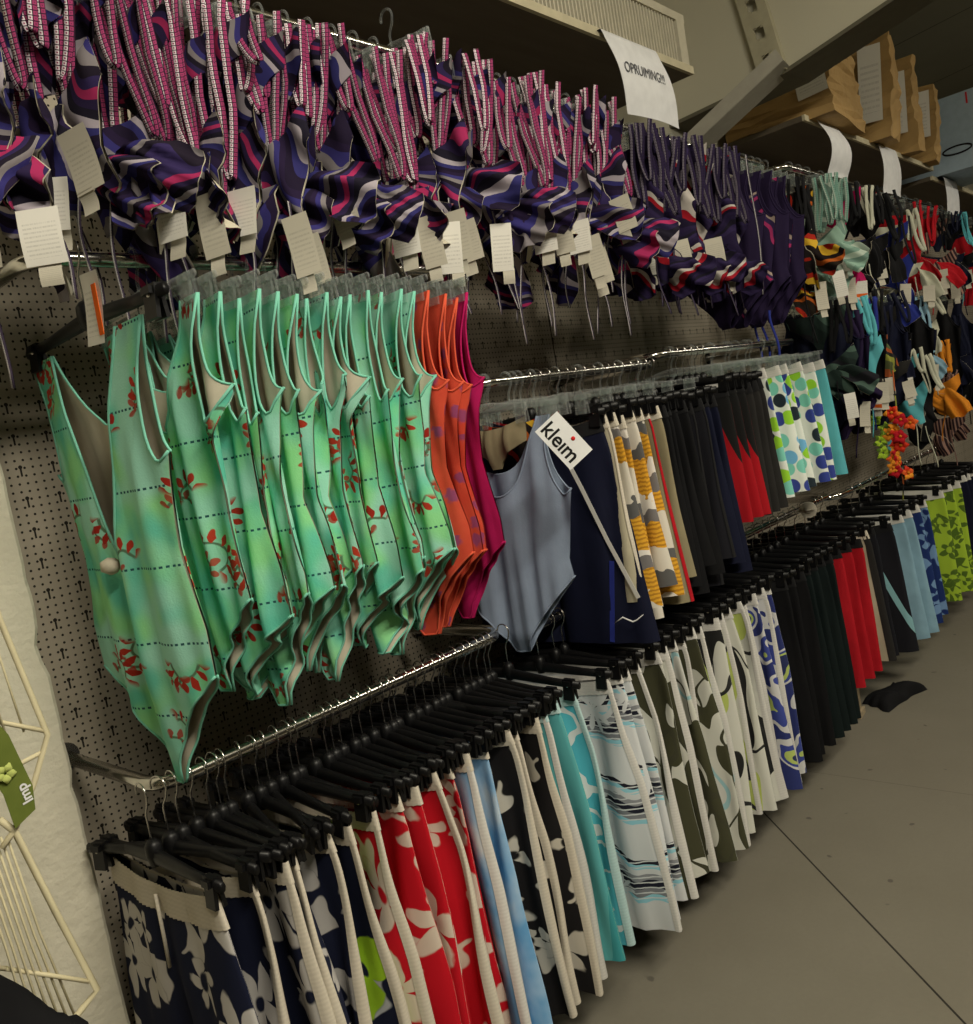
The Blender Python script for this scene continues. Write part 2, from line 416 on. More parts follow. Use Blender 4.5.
# ------------------------------------------------------------------ garments (local: x along hanger, -y faces camera, z up)
def folder(seed, amp, fr=(5, 15), drift=2.0):
    r = random.Random(seed)
    K = [(r.uniform(*fr), r.uniform(0, 6.28), r.uniform(-drift, drift) * 3, r.uniform(.4, 1)) for _ in range(5)]; K += [(r.uniform(fr[1], fr[1] * 2), r.uniform(0, 6.28), r.uniform(-drift, drift) * 6, .28) for _ in range(3)]
    def f(x, z):
        d = 0
        for fq, ph, dr, a in K: d = d + a * np.sin(2 * PI * fq * x + ph + dr * z)
        return amp * d * np.clip(-z / .16 + .12, 0, 1)
    return f
def swimsuit(seed, L=.68, W=.155, neck=(.20, .12), arm=(.20, .165), strap=(.42, .60), SX=.29, hip=.50, amp=.0035, thick=.016, piping=True, skew=0.0):
    fo = folder(seed, amp)
    half = np.concatenate([np.linspace(0, strap[0] - .04, 9), np.linspace(strap[0] - .03, strap[0], 5), np.linspace(strap[0] + .02, strap[1] - .02, 4), np.linspace(strap[1], strap[1] + .05, 5), np.linspace(strap[1] + .07, 1, 9)])
    u = np.concatenate([-half[:0:-1], half]); a = np.abs(u); nv = 30
    def wid(z):
        return np.interp(-z, [0, .06, .17, .22, .33, .45, .55, L], [SX, SX * .84, max(W * 1.1, SX * .60), W * 1.04, W * .90, W * 1.03, W, W * .95])
    def panel(i, inset=0.0):
        sg = (-1, 1)[i]; nk, ar = neck[i], arm[i]
        s = np.clip((a - strap[1]) / (1 - strap[1]), 0, 1)
        zt = np.where(a < strap[0], -nk * (1 - np.clip(a / strap[0], 0, 1) ** 2.6) ** .75, np.where(a <= strap[1], 0.0, -ar * np.sqrt(1 - (1 - s) ** 2)))
        # both panels meet at the side seam
        sb = np.clip((a - .13) / .87, 0, 1); zb = -L + (L - hip) * sb ** .62
        if i == 1: zb = -L + (L - hip) * np.clip((a - .15) / .85, 0, 1) ** .70
        endt = -min(arm); zt = np.where(a > .9, zt + (endt - (-ar)) * (a - .9) / .1, zt)
        t = np.linspace(0, 1, nv)[:, None]; z = zt[None] * (1 - t) + zb[None] * t
        x = u[None] * wid(z)
        x = x + skew * np.clip(-z / L, 0, 1)
        th = thick * np.sqrt(np.clip(1 - (a[None] * .995) ** 2, 0, 1)) * np.interp(-z, [0, .1, .3, .5, L], [.06, .6, 1, .9, .12])
        y = sg * np.maximum(th - inset, .0003) + fo(x, z)
        if inset: x = x * (1 - inset * 3)
        return np.stack([x, y, z], -1), np.stack([x + i * .71, z], -1)
    body, lin = MB(), MB(); pips = []
    for i in (0, 1):
        pip, leg = MB(), MB()
        A, UV = panel(i); body.grid(A, UV); B, UV = panel(i, .0022); lin.grid(B, UV)
        if piping:
            k0 = int(np.argmax(u >= -strap[0] - 1e-6)); k1 = len(u) - 1 - k0
            pip.tube(A[0][k0:k1 + 1], .0024, 5); e0 = int(np.argmax(u >= -strap[1] - 1e-6)); e1 = len(u) - 1 - e0
            pip.tube(A[0][:e0 + 1], .0024, 5); pip.tube(A[0][e1:], .0024, 5); leg.tube(A[-1], .0022, 5); pips += [('neck_piping', pip.mesh('neck_piping')), ('leg_piping', leg.mesh('leg_piping'))]
    return body.mesh('body'), lin.mesh('lining'), pips

def shorts(seed, L=.50, wa=.18, wh=.24, crotch=.25, t0=.008, t1=.020, amp=.0028, band=.032, stripe=.955, fr=(4, 12), hem_tilt=0.0):
    fo = folder(seed, amp, fr, 3.0); m = 14; nu = 2 * m + 1; nz = 30
    u1 = np.sin(np.linspace(-PI / 2, PI / 2, nu)); u1 = .55 * u1 + .45 * np.linspace(-1, 1, nu)
    zz = -np.linspace(0, 1, nz) ** 1.0 * L; kc = int(np.argmin(np.abs(zz + crotch)))
    def ring(z, off=0.0, u=None, sgn=None):
        u_ = u1 if u is None else u; a = np.abs(u_); q = -z / L
        w = np.interp(-z, [0, .05, crotch, L], [wa, wa * 1.06, wa + (wh - wa) * .62, wh])
        x = u_ * w; tw = t0 + (t1 - t0) * min(1, q * 1.6)
        whole = np.sqrt(np.clip(1 - a ** 2, 0, 1)); leg = np.sqrt(np.clip(1 - (2 * a - 1) ** 2, 0, 1))
        k = min(1.0, max(0.0, (-z / crotch - .55) / .45)); pr = whole * (1 - k) + leg * k
        th = tw * pr + .0006
        sag = -.016 * (1 - a ** 2) * max(0, 1 - q * 3) + hem_tilt * x * q
        return x, th, sag, w
    def pts(zs, u, sg, off=0.0):
        rows = []
        for z in zs:
            x, th, sag, w = ring(z, off, u); y = sg * (th + off) + fo(x, np.full_like(x, z))
            rows.append(np.stack([x + np.sign(x) * off * (np.abs(u) > .97), y, z + sag], -1))
        return np.array(rows)
    F, B = pts(zz, u1, -1), pts(zz, u1, 1); body = MB()
    ringA = np.concatenate([F, B[:, ::-1]], 1)                       # closed ring of 2*nu
    uvx = np.concatenate([np.tile(u1 * wh, (nz, 1)), np.tile(u1[::-1] * wh + .83, (nz, 1))], 1); UV = np.stack([uvx, np.tile(zz[:, None], (1, 2 * nu))], -1)
    body.grid(ringA[:kc + 1], UV[:kc + 1], True)
    idl = list(range(0, m + 1)) + list(range(2 * nu - 1 - m, 2 * nu)); idr = list(range(m, nu)) + list(range(nu, nu + m + 1))
    for ids in (idl, idr): body.grid(ringA[kc:, ids], UV[kc:, ids], True)
    bm_ = MB(); zb = -np.linspace(0, band, 4); n2 = 61; ub = np.linspace(-1, 1, n2)
    Fb, Bb = pts(zb, ub, -1, .0016), pts(zb, ub, 1, .0016)
    rp = .0011 * np.cos(np.arange(n2) * PI)[None, :]; Fb[..., 1] -= rp; Bb[..., 1] += rp
    Fb[..., 2] += .003; Bb[..., 2] += .003
    bm_.grid(np.concatenate([Fb, Bb[:, ::-1]], 1), None, True)
    st = []
    if stripe:
        for sg in (-1, 1):
            ue = np.linspace(stripe, 1, 6) * sg; zs = zz[1:]
            f, b = pts(zs, ue, -1, .0013), pts(zs, ue, 1, .0013); s_ = MB(); A = np.concatenate([f, b[:, ::-1]], 1)
            s_.grid(A, np.stack([A[..., 0], A[..., 2]], -1)); st.append(s_.mesh('side_stripe'))
    return body.mesh('body'), bm_.mesh('waistband'), st

def brief_mesh(seed, w=.13, h=.17, amp=.004):
    r = random.Random(seed); fo = folder(seed, amp, (6, 18), 4); mb, ln = MB(), MB(); u = np.linspace(-1, 1, 21); a = np.abs(u)
    for sg in (-1, 1):
        zt = -.018 * (1 - a ** 2); zb = -.055 - (h - .055) * (1 - np.clip((a - .12) / .88, 0, 1) ** .55); t = np.linspace(0, 1, 12)[:, None]
        z = zt * (1 - t) + zb * t; x = u * w * (1 - .12 * t); y = sg * (.013 * np.sqrt(1 - a ** 2 * .99)) * np.sin(np.clip(t * 2.6 + .3, 0, PI)) + fo(x, z - .1)
        A = np.stack([x, y, z], -1); mb.grid(A, A[..., ::2]); B = A.copy(); B[..., 1] -= sg * .0015; B[..., 0] *= .99; ln.grid(B, B[..., ::2])
    return mb.mesh('brief'), ln.mesh('lining')
def cup_mesh(seed, w=.13, h=.13, dp=.035):
    r = random.Random(seed); fo = folder(seed, .0075, (9, 24), 8); mb, ln = MB(), MB()
    u = np.linspace(-1, 1, 19)[None]; t = np.linspace(0, 1, 14)[:, None]
    ww = np.interp(t, [0, .25, .7, 1], [.10, .55, 1, .93]); x = u * w / 2 * ww; z = -t * h - .012 * (1 - u ** 2) * t
    y = -dp * (1 - u ** 2) ** .8 * np.sin(np.clip(t * 1.15, 0, 1) * PI * .92) + fo(x * 1.0, z - .1)
    A = np.stack([x + 0 * t, y, z + 0 * u], -1); mb.grid(A, A[..., ::2]); B = A.copy(); B[..., 1] += .003; ln.grid(B, B[..., ::2])
    return mb.mesh('cup'), ln.mesh('cup_lining')
def loop_strap(seed, L, gap, w, side):
    r = random.Random(seed); n = 22; pts = []
    sx, sy = r.uniform(-.02, .02), r.uniform(-.006, .006); ph = r.uniform(0, 6)
    for i in range(n + 1):
        s = i / n; th = (s * 2 - 1)
        z = -L * (1 - abs(th) ** 3.2) + .028 * math.exp(-((abs(th) - .93) / .05) ** 2)
        x = gap * th * (1 - .35 * (1 - abs(th))) + sx * (1 - th * th) + .004 * math.sin(ph + z * 30)
        y = .006 * th + sy * (1 - th * th) + .003 * math.sin(ph * 2 + z * 26)
        pts.append((x, y, z))
    ang = r.uniform(-.5, .5)
    sd = Vector((math.cos(side + ang), math.sin(side + ang), 0))
    return MB().ribbon(pts, sd, w).mesh('tie_strap')
def cord(seed, L, w=.0045):
    r = random.Random(seed); x0 = r.uniform(-.03, .03); ph = r.uniform(0, 6)
    pts = [(x0 * s + .006 * math.sin(ph + s * 5), .004 * math.sin(ph + s * 7), -L * s) for s in np.linspace(0, 1, 14)]
    return MB().ribbon(pts, Vector((.7, .7, 0)), w, .003).mesh('tie_cord')
def tagcard(w, h, seed=0, bend=.004):
    r = random.Random(seed); u = np.linspace(-.5, .5, 5)[None]; t = np.linspace(0, 1, 8)[:, None]
    x = u * w + 0 * t; z = -t * h + 0 * u; y = bend * np.sin(t * 3 + r.random() * 3) + .2 * bend * u
    A = np.stack([x, y, z], -1); B = A.copy(); B[..., 1] += .0006; mb = MB(); UV = np.stack([u + .5 + 0 * t, 1 - t + 0 * u], -1)
    mb.grid(A, UV); mb.grid(B[:, ::-1], np.zeros_like(UV)); return mb.mesh('price_tag')
def xform(me, loc=(0, 0, 0), rot=(0, 0, 0)):
    me = me.copy(); me.transform(Matrix.Translation(loc) @ Matrix.Rotation(rot[2], 4, 'Z') @ Matrix.Rotation(rot[1], 4, 'Y') @ Matrix.Rotation(rot[0], 4, 'X')); return me

# ------------------------------------------------------------------ hangers
def arc(cx, cz, r, a0, a1, n=12, y=0.0): return [(cx + r * math.cos(a), y, cz + r * math.sin(a)) for a in np.linspace(a0, a1, n)]
def hook_path(top, zend): return arc(0, .003, .0165, -2.6 + PI * 2 - 2 * PI + .0, -2.6, 1)[:0] + arc(0, .003, .0165, PI * 1.08, -.35, 14) + [(.012, 0, -.014), (.003, 0, -.026), (0, 0, -.034), (0, 0, zend)]
def clip_mesh(w, h, th, x, ztop):
    mb = MB()
    for sg in (-1, 1):
        rot = Matrix.Rotation(sg * .10, 3, 'X')
        mb.box((x, sg * (th * .5 + .0016), ztop - h / 2), (w, th, h), rot)
        mb.box((x, sg * (th + .002), ztop - h * .18), (w * .72, th * 1.2, h * .22), rot)
    mb.tube(arc(x, ztop - h * .42, w * .34, 0, 2 * PI, 12), .0016, 5); return mb.mesh('clip', False)
BH = [('hook', MB().tube(hook_path(0, -.085), .0016, 6).mesh('hook'), 'steel_wire'),
      ('hub', MB().tube([(0, 0, -.070), (0, 0, -.078), (0, 0, -.094), (0, 0, -.112)], [.006, .0125, .0135, .009], 12).mesh('hub'), 'black_plastic'),
      ('bar', MB().tube([(-.195, 0, -.106), (-.12, 0, -.104), (-.02, 0, -.098), (.02, 0, -.098), (.12, 0, -.104), (.195, 0, -.106)], [.006, .0065, .0085, .0085, .0065, .006], 8, sy=1.5).mesh('bar'), 'black_plastic')]
for sx in (-1, 1):
    BH.append(('clip', clip_mesh(.026, .046, .006, sx * .168, -.094), 'black_plastic', [('rivet', MB().tube([(sx * .168, -.0095, -.108), (sx * .168, .0095, -.108)], .0028, 8).mesh('rivet'), 'steel_wire')]))
CH = [('hook', MB().tube(hook_path(0, -.055), .0026, 6).mesh('hook'), 'clear_plastic'),
      ('bar', MB().tube([(-.175, 0, -.066), (-.09, 0, -.064), (-.015, 0, -.056), (.015, 0, -.056), (.09, 0, -.064), (.175, 0, -.066)], [.004, .0045, .006, .006, .0045, .004], 8, sy=1.6).mesh('bar'), 'clear_plastic')]
for sx in (-1, 1): CH.append(('clip', clip_mesh(.030, .046, .005, sx * .148, -.060), 'clear_plastic'))
SH = [CH[0], ('bar', MB().tube([(-.105, 0, -.066), (-.05, 0, -.062), (0, 0, -.056), (.05, 0, -.062), (.105, 0, -.066)], [.004, .0045, .006, .0045, .004], 8, sy=1.6).mesh('bar'), 'clear_plastic')] + [('clip', clip_mesh(.028, .044, .005, sx * .09, -.060), 'clear_plastic') for sx in (-1, 1)]
NARROW = [BH[0], BH[1]] + [('bar', MB().tube([(-.16, 0, -.106), (0, 0, -.098), (.16, 0, -.106)], [.006, .0085, .006], 8, sy=1.5).mesh('bar'), 'black_plastic')]
ROT = -PI / 2
# ------------------------------------------------------------------ setting
X0, X1 = -2.6, 13.0
Zc = 1.86
struct('floor', MB().box(((X0 + X1) / 2, -.9, -H - .05), (X1 - X0, 5.6, .1)), 'concrete')
struct('wall_back', MB().box(((X0 + X1) / 2, YW + .05, -.17), (X1 - X0, .1, 2.36)), 'pegboard')
struct('wall_upper', MB().box(((X0 + X1) / 2, YW + .08, 1.01 + .55), (X1 - X0, .16, 1.1)), 'olive_paint')
wl = MB(); rw = random.Random(2); zs_ = np.linspace(-1.35, 1.93, 120); edge = []
for z in zs_:
    bite = .012 * math.exp(-((z + .23) / .022) ** 2) + .007 * math.exp(-((z + .46) / .012) ** 2) + .006 * math.exp(-((z - .12) / .02) ** 2)
    edge.append(.505 + rw.uniform(-.0015, .0015) - bite)
A = np.array([[(X0, YW, z), (X0, 1.5, z), (x - .006, 1.5, z), (x, 1.506, z), (x + .002, YW, z)] for x, z in zip(edge, zs_)])
struct('wall_left', wl.grid(A), 'plaster')
struct('wall_right', MB().box(((X0 + X1) / 2, -3.65, .75), (X1 - X0, .1, 4.2)), 'dim_wall')
struct('wall_near', MB().box((X0 - .05, -.9, .75), (.1, 5.6, 4.2)), 'dim_wall')
struct('wall_far', MB().box((X1 + .05, -.9, .75), (.1, 5.6, 4.2)), 'dim_wall')
cl = MB(); a = math.atan(.10)
cl.box(((X0 + X1) / 2, -.95, Zc + .06 + .10 * (YW + .95)), (X1 - X0, 5.5, .1), Matrix.Rotation(-a, 3, 'X'))
struct('ceiling', cl, 'roof_panel')
# roof rafter: web, bottom flange, slotted stiffener and brace
tr = .16
def raft(y): return 1.100 + (.215 * (1.19 - y) if y < 1.19 else -.045 * (y - 1.19))
rf = MB(); xr = 3.3
ys = np.concatenate([np.linspace(YW, 1.19, 4), np.linspace(1.0, -2.0, 16)])
V = []
for y in ys: V += [(xr, y, raft(y)), (xr + .012, y, raft(y)), (xr + .012, y, max(raft(y) + .3, 2.2)), (xr, y, max(raft(y) + .3, 2.2))]
F = []
for i in range(len(ys) - 1):
    for j in range(4): F.append((i * 4 + j, i * 4 + (j + 1) % 4, i * 4 + 4 + (j + 1) % 4, i * 4 + 4 + j))
rf.add(V, F); o_web = struct('trim_1', rf, 'olive_paint')
fl = MB(); V = []
for y in ys: V += [(xr - .012, y, raft(y) - .01), (xr + .20, y, raft(y) - .01), (xr + .20, y, raft(y) + .004), (xr - .012, y, raft(y) + .004)]
fl.add(V, F); struct('trim_2', fl, 'steel_shaded')  # dark copy of the steel paint: underside's shade put into the flange colour
st_ = MB(); hdir = Vector((0, math.sin(math.atan(tr)), math.cos(math.atan(tr))))
b0 = Vector((xr - .03, 1.235, raft(1.235)))
def plate(mb, c, holes):
    # plate with slots: frame strips around holes
    w, h = .10, .84; n = 8; hh = h / n
    for i in range(n):
        z0 = i * hh
        for (y, z, sy, sz) in ((-.034, hh / 2, .032, hh), (.034, hh / 2, .032, hh), (0, hh * .14, .036, hh * .28), (0, hh * .86, .036, hh * .28), (-.013, hh * .30, .010, hh * .06), (.013, hh * .30, .010, hh * .06), (-.013, hh * .70, .010, hh * .06), (.013, hh * .70, .010, hh * .06)):
            mb.box(c + Vector((0, y, 0)) + hdir * (z0 + z), (.008, sy, sz), Matrix.Rotation(-math.atan(tr), 3, 'X'))
plate(st_, b0, 6)
st_.box(b0 + Vector((.016, -.047, 0)) + hdir * .42, (.036, .006, .84), Matrix.Rotation(-math.atan(tr), 3, 'X'))
struct('trim_3', st_, 'steel_paint')
br = MB(); p0, p1 = Vector((xr - .02, 1.18, raft(1.18) + .01)), Vector((xr - .10, 1.66, .87)); dv = (p1 - p0)
q = dv.to_track_quat('Y', 'Z').to_matrix(); br.box((p0 + p1) / 2, (.15, dv.length, .012), q); br.box((p0 + p1) / 2 + q @ Vector((-.075, 0, .02)), (.008, dv.length, .05), q)
struct('trim_4', br, 'galvanised')

# ------------------------------------------------------------------ shelves
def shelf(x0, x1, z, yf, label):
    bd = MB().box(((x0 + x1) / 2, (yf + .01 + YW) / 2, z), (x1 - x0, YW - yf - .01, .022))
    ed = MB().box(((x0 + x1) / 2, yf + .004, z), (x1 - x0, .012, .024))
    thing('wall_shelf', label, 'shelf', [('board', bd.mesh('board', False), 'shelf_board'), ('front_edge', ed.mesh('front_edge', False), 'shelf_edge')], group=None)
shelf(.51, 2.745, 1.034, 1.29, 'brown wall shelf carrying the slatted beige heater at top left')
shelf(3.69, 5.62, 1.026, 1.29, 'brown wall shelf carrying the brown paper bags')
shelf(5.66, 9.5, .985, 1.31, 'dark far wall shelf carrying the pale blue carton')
# air heater on the first shelf
hx0, hx1, hz0, hz1 = 1.55, 2.80, 1.047, 1.235
hb = MB(); hb.box(((hx0 + hx1) / 2, 1.50, (hz0 + hz1) / 2), (hx1 - hx0, .30, hz1 - hz0))
fr = MB()
for z in (hz0 + .014, hz1 - .012): fr.box(((hx0 + hx1) / 2, 1.338, z), (hx1 - hx0, .03, .026))
for x in (hx0 + .02, hx1 - .03): fr.box((x, 1.338, (hz0 + hz1) / 2), (.05, .03, hz1 - hz0 - .05))
vd = MB().box(((hx0 + hx1) / 2, 1.3475, (hz0 + hz1) / 2), (hx1 - hx0 - .1, .003, hz1 - hz0 - .05))  # dark sheet standing in for the shade inside the grille recess
gr = MB(); n = 62
for i in range(n):
    x = hx0 + .055 + (hx1 - hx0 - .12) * (i + .5) / n
    gr.box((x, 1.337, (hz0 + hz1) / 2), (.006, .018, hz1 - hz0 - .052))
gr.box(((hx0 + hx1) / 2, 1.341, (hz0 + hz1) / 2), (hx1 - hx0 - .1, .004, .006))
thing('air_heater', 'long beige slatted air heater lying on the wall shelf above the bikinis', 'heater',
      [('housing', hb.mesh('housing', False), 'heater_beige'), ('bezel', fr.mesh('bezel', False), 'heater_beige'), ('recess_shade', vd.mesh('recess_shade', False), 'dark_void'), ('grille', gr.mesh('grille', False), 'heater_beige')])
# paper signs on the shelf edges
def sign_y(z, z1, curl): 
    d = z1 - z; return 1.272 - curl * math.sin(min(1, max(0, d) / .2) * PI) * .8 + .04 * max(0, d - .08)
def sign(x0, x1, z1, h, curl, label, text=None, slant=0.0):
    rows = []
    for t in np.linspace(-.35, 1, 26):
        row = []
        for s in np.linspace(0, 1, 9):
            x = x0 + (x1 - x0) * s + slant * max(0, t)
            if t < 0: row.append((x, 1.272 - t * .16, z1 + .014 - .0 * t))
            else:
                z = z1 + .012 * (1 - min(1, t * 12)) - t * h; row.append((x, sign_y(z, z1, curl) - .012 * math.sin(s * PI) * t, z))
        rows.append(row)
    A = np.array(rows); B = A.copy(); B[..., 1] -= .0006
    me = MB().grid(A).grid(B[:, ::-1]).mesh('paper_sheet'); kit = [('paper_sheet', me, 'paper')]
    if text:
        tm = lettering(text, .042, .0002, .86)
        for v in tm.vertices:
            x, z = v.co.x + (x0 + x1) / 2 + slant * .30, v.co.y + z1 - .085
            s = (x - x0 - slant * .4) / (x1 - x0); v.co = (x, sign_y(z, z1, curl) - .012 * math.sin(max(0, min(1, s)) * PI) * .42 - .0025 - v.co.z, z)
        kit.append(('lettering', tm, 'ink'))
    thing('paper_sign', label, 'sign', kit, group='paper notices on the shelf edges')
sign(2.18, 2.48, 1.022, .205, .02, 'white clearance notice hanging from the shelf edge below the heater', 'OPRUIMING!!!', .08)
sign(3.78, 4.02, 1.016, .215, .045, 'curled white paper hanging from the shelf edge left of the paper bags', None, .06)
sign(4.58, 4.86, 1.016, .22, .014, 'white paper hanging from the shelf edge right below the paper bags', None, 0)
sign(5.76, 6.05, .975, .20, .006, 'small white paper hanging from the far dark shelf at the right', None, 0)

# paper bags
def bag_mesh(seed, w, d, h, fold=True):
    r = random.Random(seed); nx, nz = 12, 16; mb = MB(); ring = []
    per = [(-1, -1), (-.5, -1), (0, -1), (.5, -1), (1, -1), (1, -.3), (1, .4), (1, 1), (.5, 1), (0, 1), (-.5, 1), (-1, 1), (-1, .4), (-1, -.3)]
    rows = []
    for i, t in enumerate(np.linspace(0, 1, nz)):
        k = 1 - .55 * max(0, (t - .55) / .45) if fold else 1
        row = []
        for (a, b) in per:
            jit = .009 if 0 < t < 1 else .004
            row.append((a * w / 2 * (1 + .04 * math.sin(t * 5 + seed)) + r.uniform(-jit, jit), b * d / 2 * k + r.uniform(-jit, jit), t * h + r.uniform(-.008, .008)))
        rows.append(row)
    A = np.array(rows); mb.grid(A, None, True); m = len(per)
    mb.f.append(tuple(range(m - 1, -1, -1))); mb.f.append(tuple((nz - 1) * m + j for j in range(m)))
    return mb.mesh('paper', False)
def bag(seed, x, y, z, w, d, h, rot, labels, label):
    kit = [('paper', bag_mesh(seed, w, d, h), 'brown_paper')]
    for (lx, lz, lw, lh, rz) in labels:
        kit.append(('label_sheet', xform(tagcard(lw, lh, seed, .003), (lx, -d / 2 - .012, lz), (0, rz, 0)), 'tag_white'))
    thing('paper_bag', label, 'bag', kit, (x, y, z), rot, 'brown paper bags on the shelf')
ZS = 1.041
bag(2, 4.00, 1.44, ZS, .44, .56, .29, (.02, .06, ROT + .10), [(.13, .23, .12, .15, -.15), (-.08, .22, .10, .10, .1)], 'low slumped brown paper bag with two white labels, leftmost on the shelf')
bag(5, 4.58, 1.40, ZS, .42, .20, .47, (.03, .06, ROT + .10), [(.13, .42, .10, .34, .02)], 'tall brown paper bag second from the left, with a narrow white label')
bag(8, 5.08, 1.41, ZS, .40, .18, .47, (.05, .03, ROT + .08), [(.06, .40, .22, .30, .03)], 'brown paper bag third from the left, with a wide white label')
bag(11, 5.46, 1.42, ZS, .40, .16, .40, (.04, .05, ROT + .12), [(.10, .37, .16, .24, .02)], 'rightmost brown paper bag, tucked beside the pale blue carton')
# carton
bx = MB().box((0, 0, .21), (.62, .60, .42)); hn = MB()
hn.tube([(-.3115, -.17 + .075 * math.cos(t), .115 + .022 * math.sin(t)) for t in np.linspace(0, 2 * PI, 24, endpoint=False)], .005, 6, True)
mk_ = lettering('1', .09, .0006); mk_.transform(Matrix.Translation((-.311, -.245, .375)) @ Matrix.Rotation(-PI / 2, 4, 'Z') @ Matrix.Rotation(PI / 2, 4, 'X'))
thing('storage_carton', 'pale blue carton with a hand hole on the far wall shelf', 'box',
      [('carton', bx.mesh('carton', False), 'pale_box'), ('hand_hole', hn.mesh('hand_hole'), 'black_plastic'), ('printed_mark', mk_, 'red_ink')], (6.06, 1.355, .998))

# ------------------------------------------------------------------ rails
def rail(x0, x1, z, label, ends=(True, True), yr=YR):
    pth = []
    if ends[0]: pth += [(x0, YW - .004, z)] + [(x0 + .05 - .05 * math.cos(t), yr + .05 - .05 * math.sin(t), z) for t in np.linspace(0, PI / 2, 7)]
    else: pth += [(x0, yr, z)]
    if ends[1]: pth += [(x1 - .05 + .05 * math.sin(t), yr + .05 - .05 * math.cos(t), z) for t in np.linspace(0, PI / 2, 7)] + [(x1, YW - .004, z)]
    else: pth += [(x1, yr, z)]
    kit = [('tube', MB().tube(pth, .0118, 12).mesh('tube'), 'chrome')]
    for x in (x0, x1): kit.append(('wall_flange', MB().tube([(x, YW - .012, z), (x, YW - .001, z)], .026, 16).mesh('wall_flange', False), 'chrome'))
    thing('clothes_rail', label, 'rail', kit, group='chrome clothes rails on the wall')
ZG, ZL, ZM, ZB = .36, -.46, .105, .815
rail(.535, 1.43, ZG, 'chrome wall rail holding the green floral swimsuits')
rail(.555, 1.39, ZL, 'chrome wall rail beside the pillar holding the red and navy floral shorts')
rail(1.47, 2.235, ZM, 'chrome wall rail holding the grey blue swimsuit and the ikat shorts')
rail(2.26, 3.30, ZM + .025, 'chrome wall rail holding the polka dot shorts')
rail(1.47, 2.46, ZL - .02, 'chrome wall rail holding the olive and white shorts, mostly hidden')
rail(2.55, 3.44, -.50, 'chrome wall rail holding the long dark trousers')
rail(.515, 1.75, ZB, 'chrome wall rail holding the pink strapped bikinis')
rail(1.78, 3.26, ZB - .03, 'chrome wall rail holding the purple striped and dark purple bikinis')
rail(3.42, 6.9, ZB - .01, 'chrome wall rail holding the mint and black bikinis')
rail(3.42, 6.4, .34, 'chrome wall rail holding the dark bikinis and the flower garland')
rail(3.50, 5.4, -.52, 'chrome wall rail holding the light blue and lime shorts at the far end')

# ------------------------------------------------------------------ hanging helpers
def hang(kind, x, z, label, jit=.07, yaw=0.0, group=None, yr=YR):
    # neighbours on a full rail turn together
    rz = ROT + yaw + jit * (math.sin(x * 21.0 + z * 9) * .6 + R_.uniform(-.5, .5)); ry = R_.uniform(-.03, .03)
    kit, drop = {'black': (BH, -.124), 'clear': (CH, -.092), 'small': (SH, -.090)}[kind]
    nm = 'clip_hanger'
    h_ = thing(nm, label, 'hanger', kit, (x, yr, z), (0, ry, rz), group)
    if 'knot' in label or 'open backed' in label: h_.scale = (1.22, 1, 1); h_.location.y -= .012
    return (x, yr + R_.uniform(-1, 1) * min(jit, .1) * .18, z + drop), (R_.uniform(-.4, .4) * jit, ry + R_.uniform(-.4, .4) * jit, rz)

# green swimsuits
GV = []
for i in range(8):
    b, l, p = swimsuit(20 + i, W=.145 + .008 * (i % 3), neck=(.185 + .022 * (i % 3), .12), arm=(.20, .14 + .018 * (i % 3)), L=.62 + .018 * (i % 4), hip=.46 + .02 * (i % 3), amp=.0068, thick=.018)
    GV.append([('body', b, 'green_floral_knit'), ('lining', l, 'beige_lining'), *[(n, q, 'mint_piping') for n, q in p]])
gx = [.692, .728, .765, .795, .828, .862, .892, .928, .958, .992, 1.024, 1.058, 1.09, 1.118]
# the two nearest suits hang wide open on a black hanger
b, l, p = swimsuit(5, L=.70, W=.15, neck=(.34, .13), arm=(.21, .19), SX=.29, strap=(.36, .60), hip=.52, amp=.004, thick=.022, skew=.02)
pad = MB().tube([(0, -.002, .012), (0, -.004, .006), (0, -.0045, -.004), (0, -.002, -.012)], [.006, .016, .016, .006], 12)
loc, rot = hang('black', .588, ZG, 'black clip hanger holding the open backed green floral swimsuit nearest the pillar', .0, yr=1.285)
hero = thing('swimsuit', 'open backed green floral swimsuit with beige lining and a knot, nearest the pillar', 'swimsuit',
      [('body', b, 'green_floral_knit'), ('lining', l, 'beige_lining'), *[(n, q, 'mint_piping') for n, q in p], ('knot_pad', xform(pad.mesh('knot_pad'), (.0, -.024, -.345)), 'beige_lining', [], 'beige knot pad'),
       ('price_tag', xform(tagcard(.045, .10, 3), (.11, -.03, .075), (0, .08, 0)), 'tag_white', [('sticker', xform(MB().box((0, 0, 0), (.012, .0008, .07)).mesh('sticker', False), (.124, -.0315, .02), (0, .05, 0)), 'orange_sticker')])], loc, rot, 'green floral swimsuits')
hero.scale = (1.12, 1, .99); hero.location.y += .022
for i, x in enumerate(gx):
    o_ = ordn(i + 2)
    loc, rot = hang('clear', x, ZG, f'clear clip hanger holding the {o_} green floral swimsuit from the pillar', .05)
    k = list(GV[(i * 5) % 8])
    if i in (1, 4): k = k + [('price_tag', xform(tagcard(.040, .055, i), (.10, -.022, -.03 - .01 * i), (0, .5, 0)), 'red_sticker', [], 'red tag')]
    thing('swimsuit', f'green floral swimsuit with mint piping, {o_} from the pillar on its rail', 'swimsuit', k, loc, rot, 'green floral swimsuits')
CV = [swimsuit(60 + i, L=.66, W=.15, neck=(.20, .15), arm=(.19, .17), amp=.004) for i in range(2)]
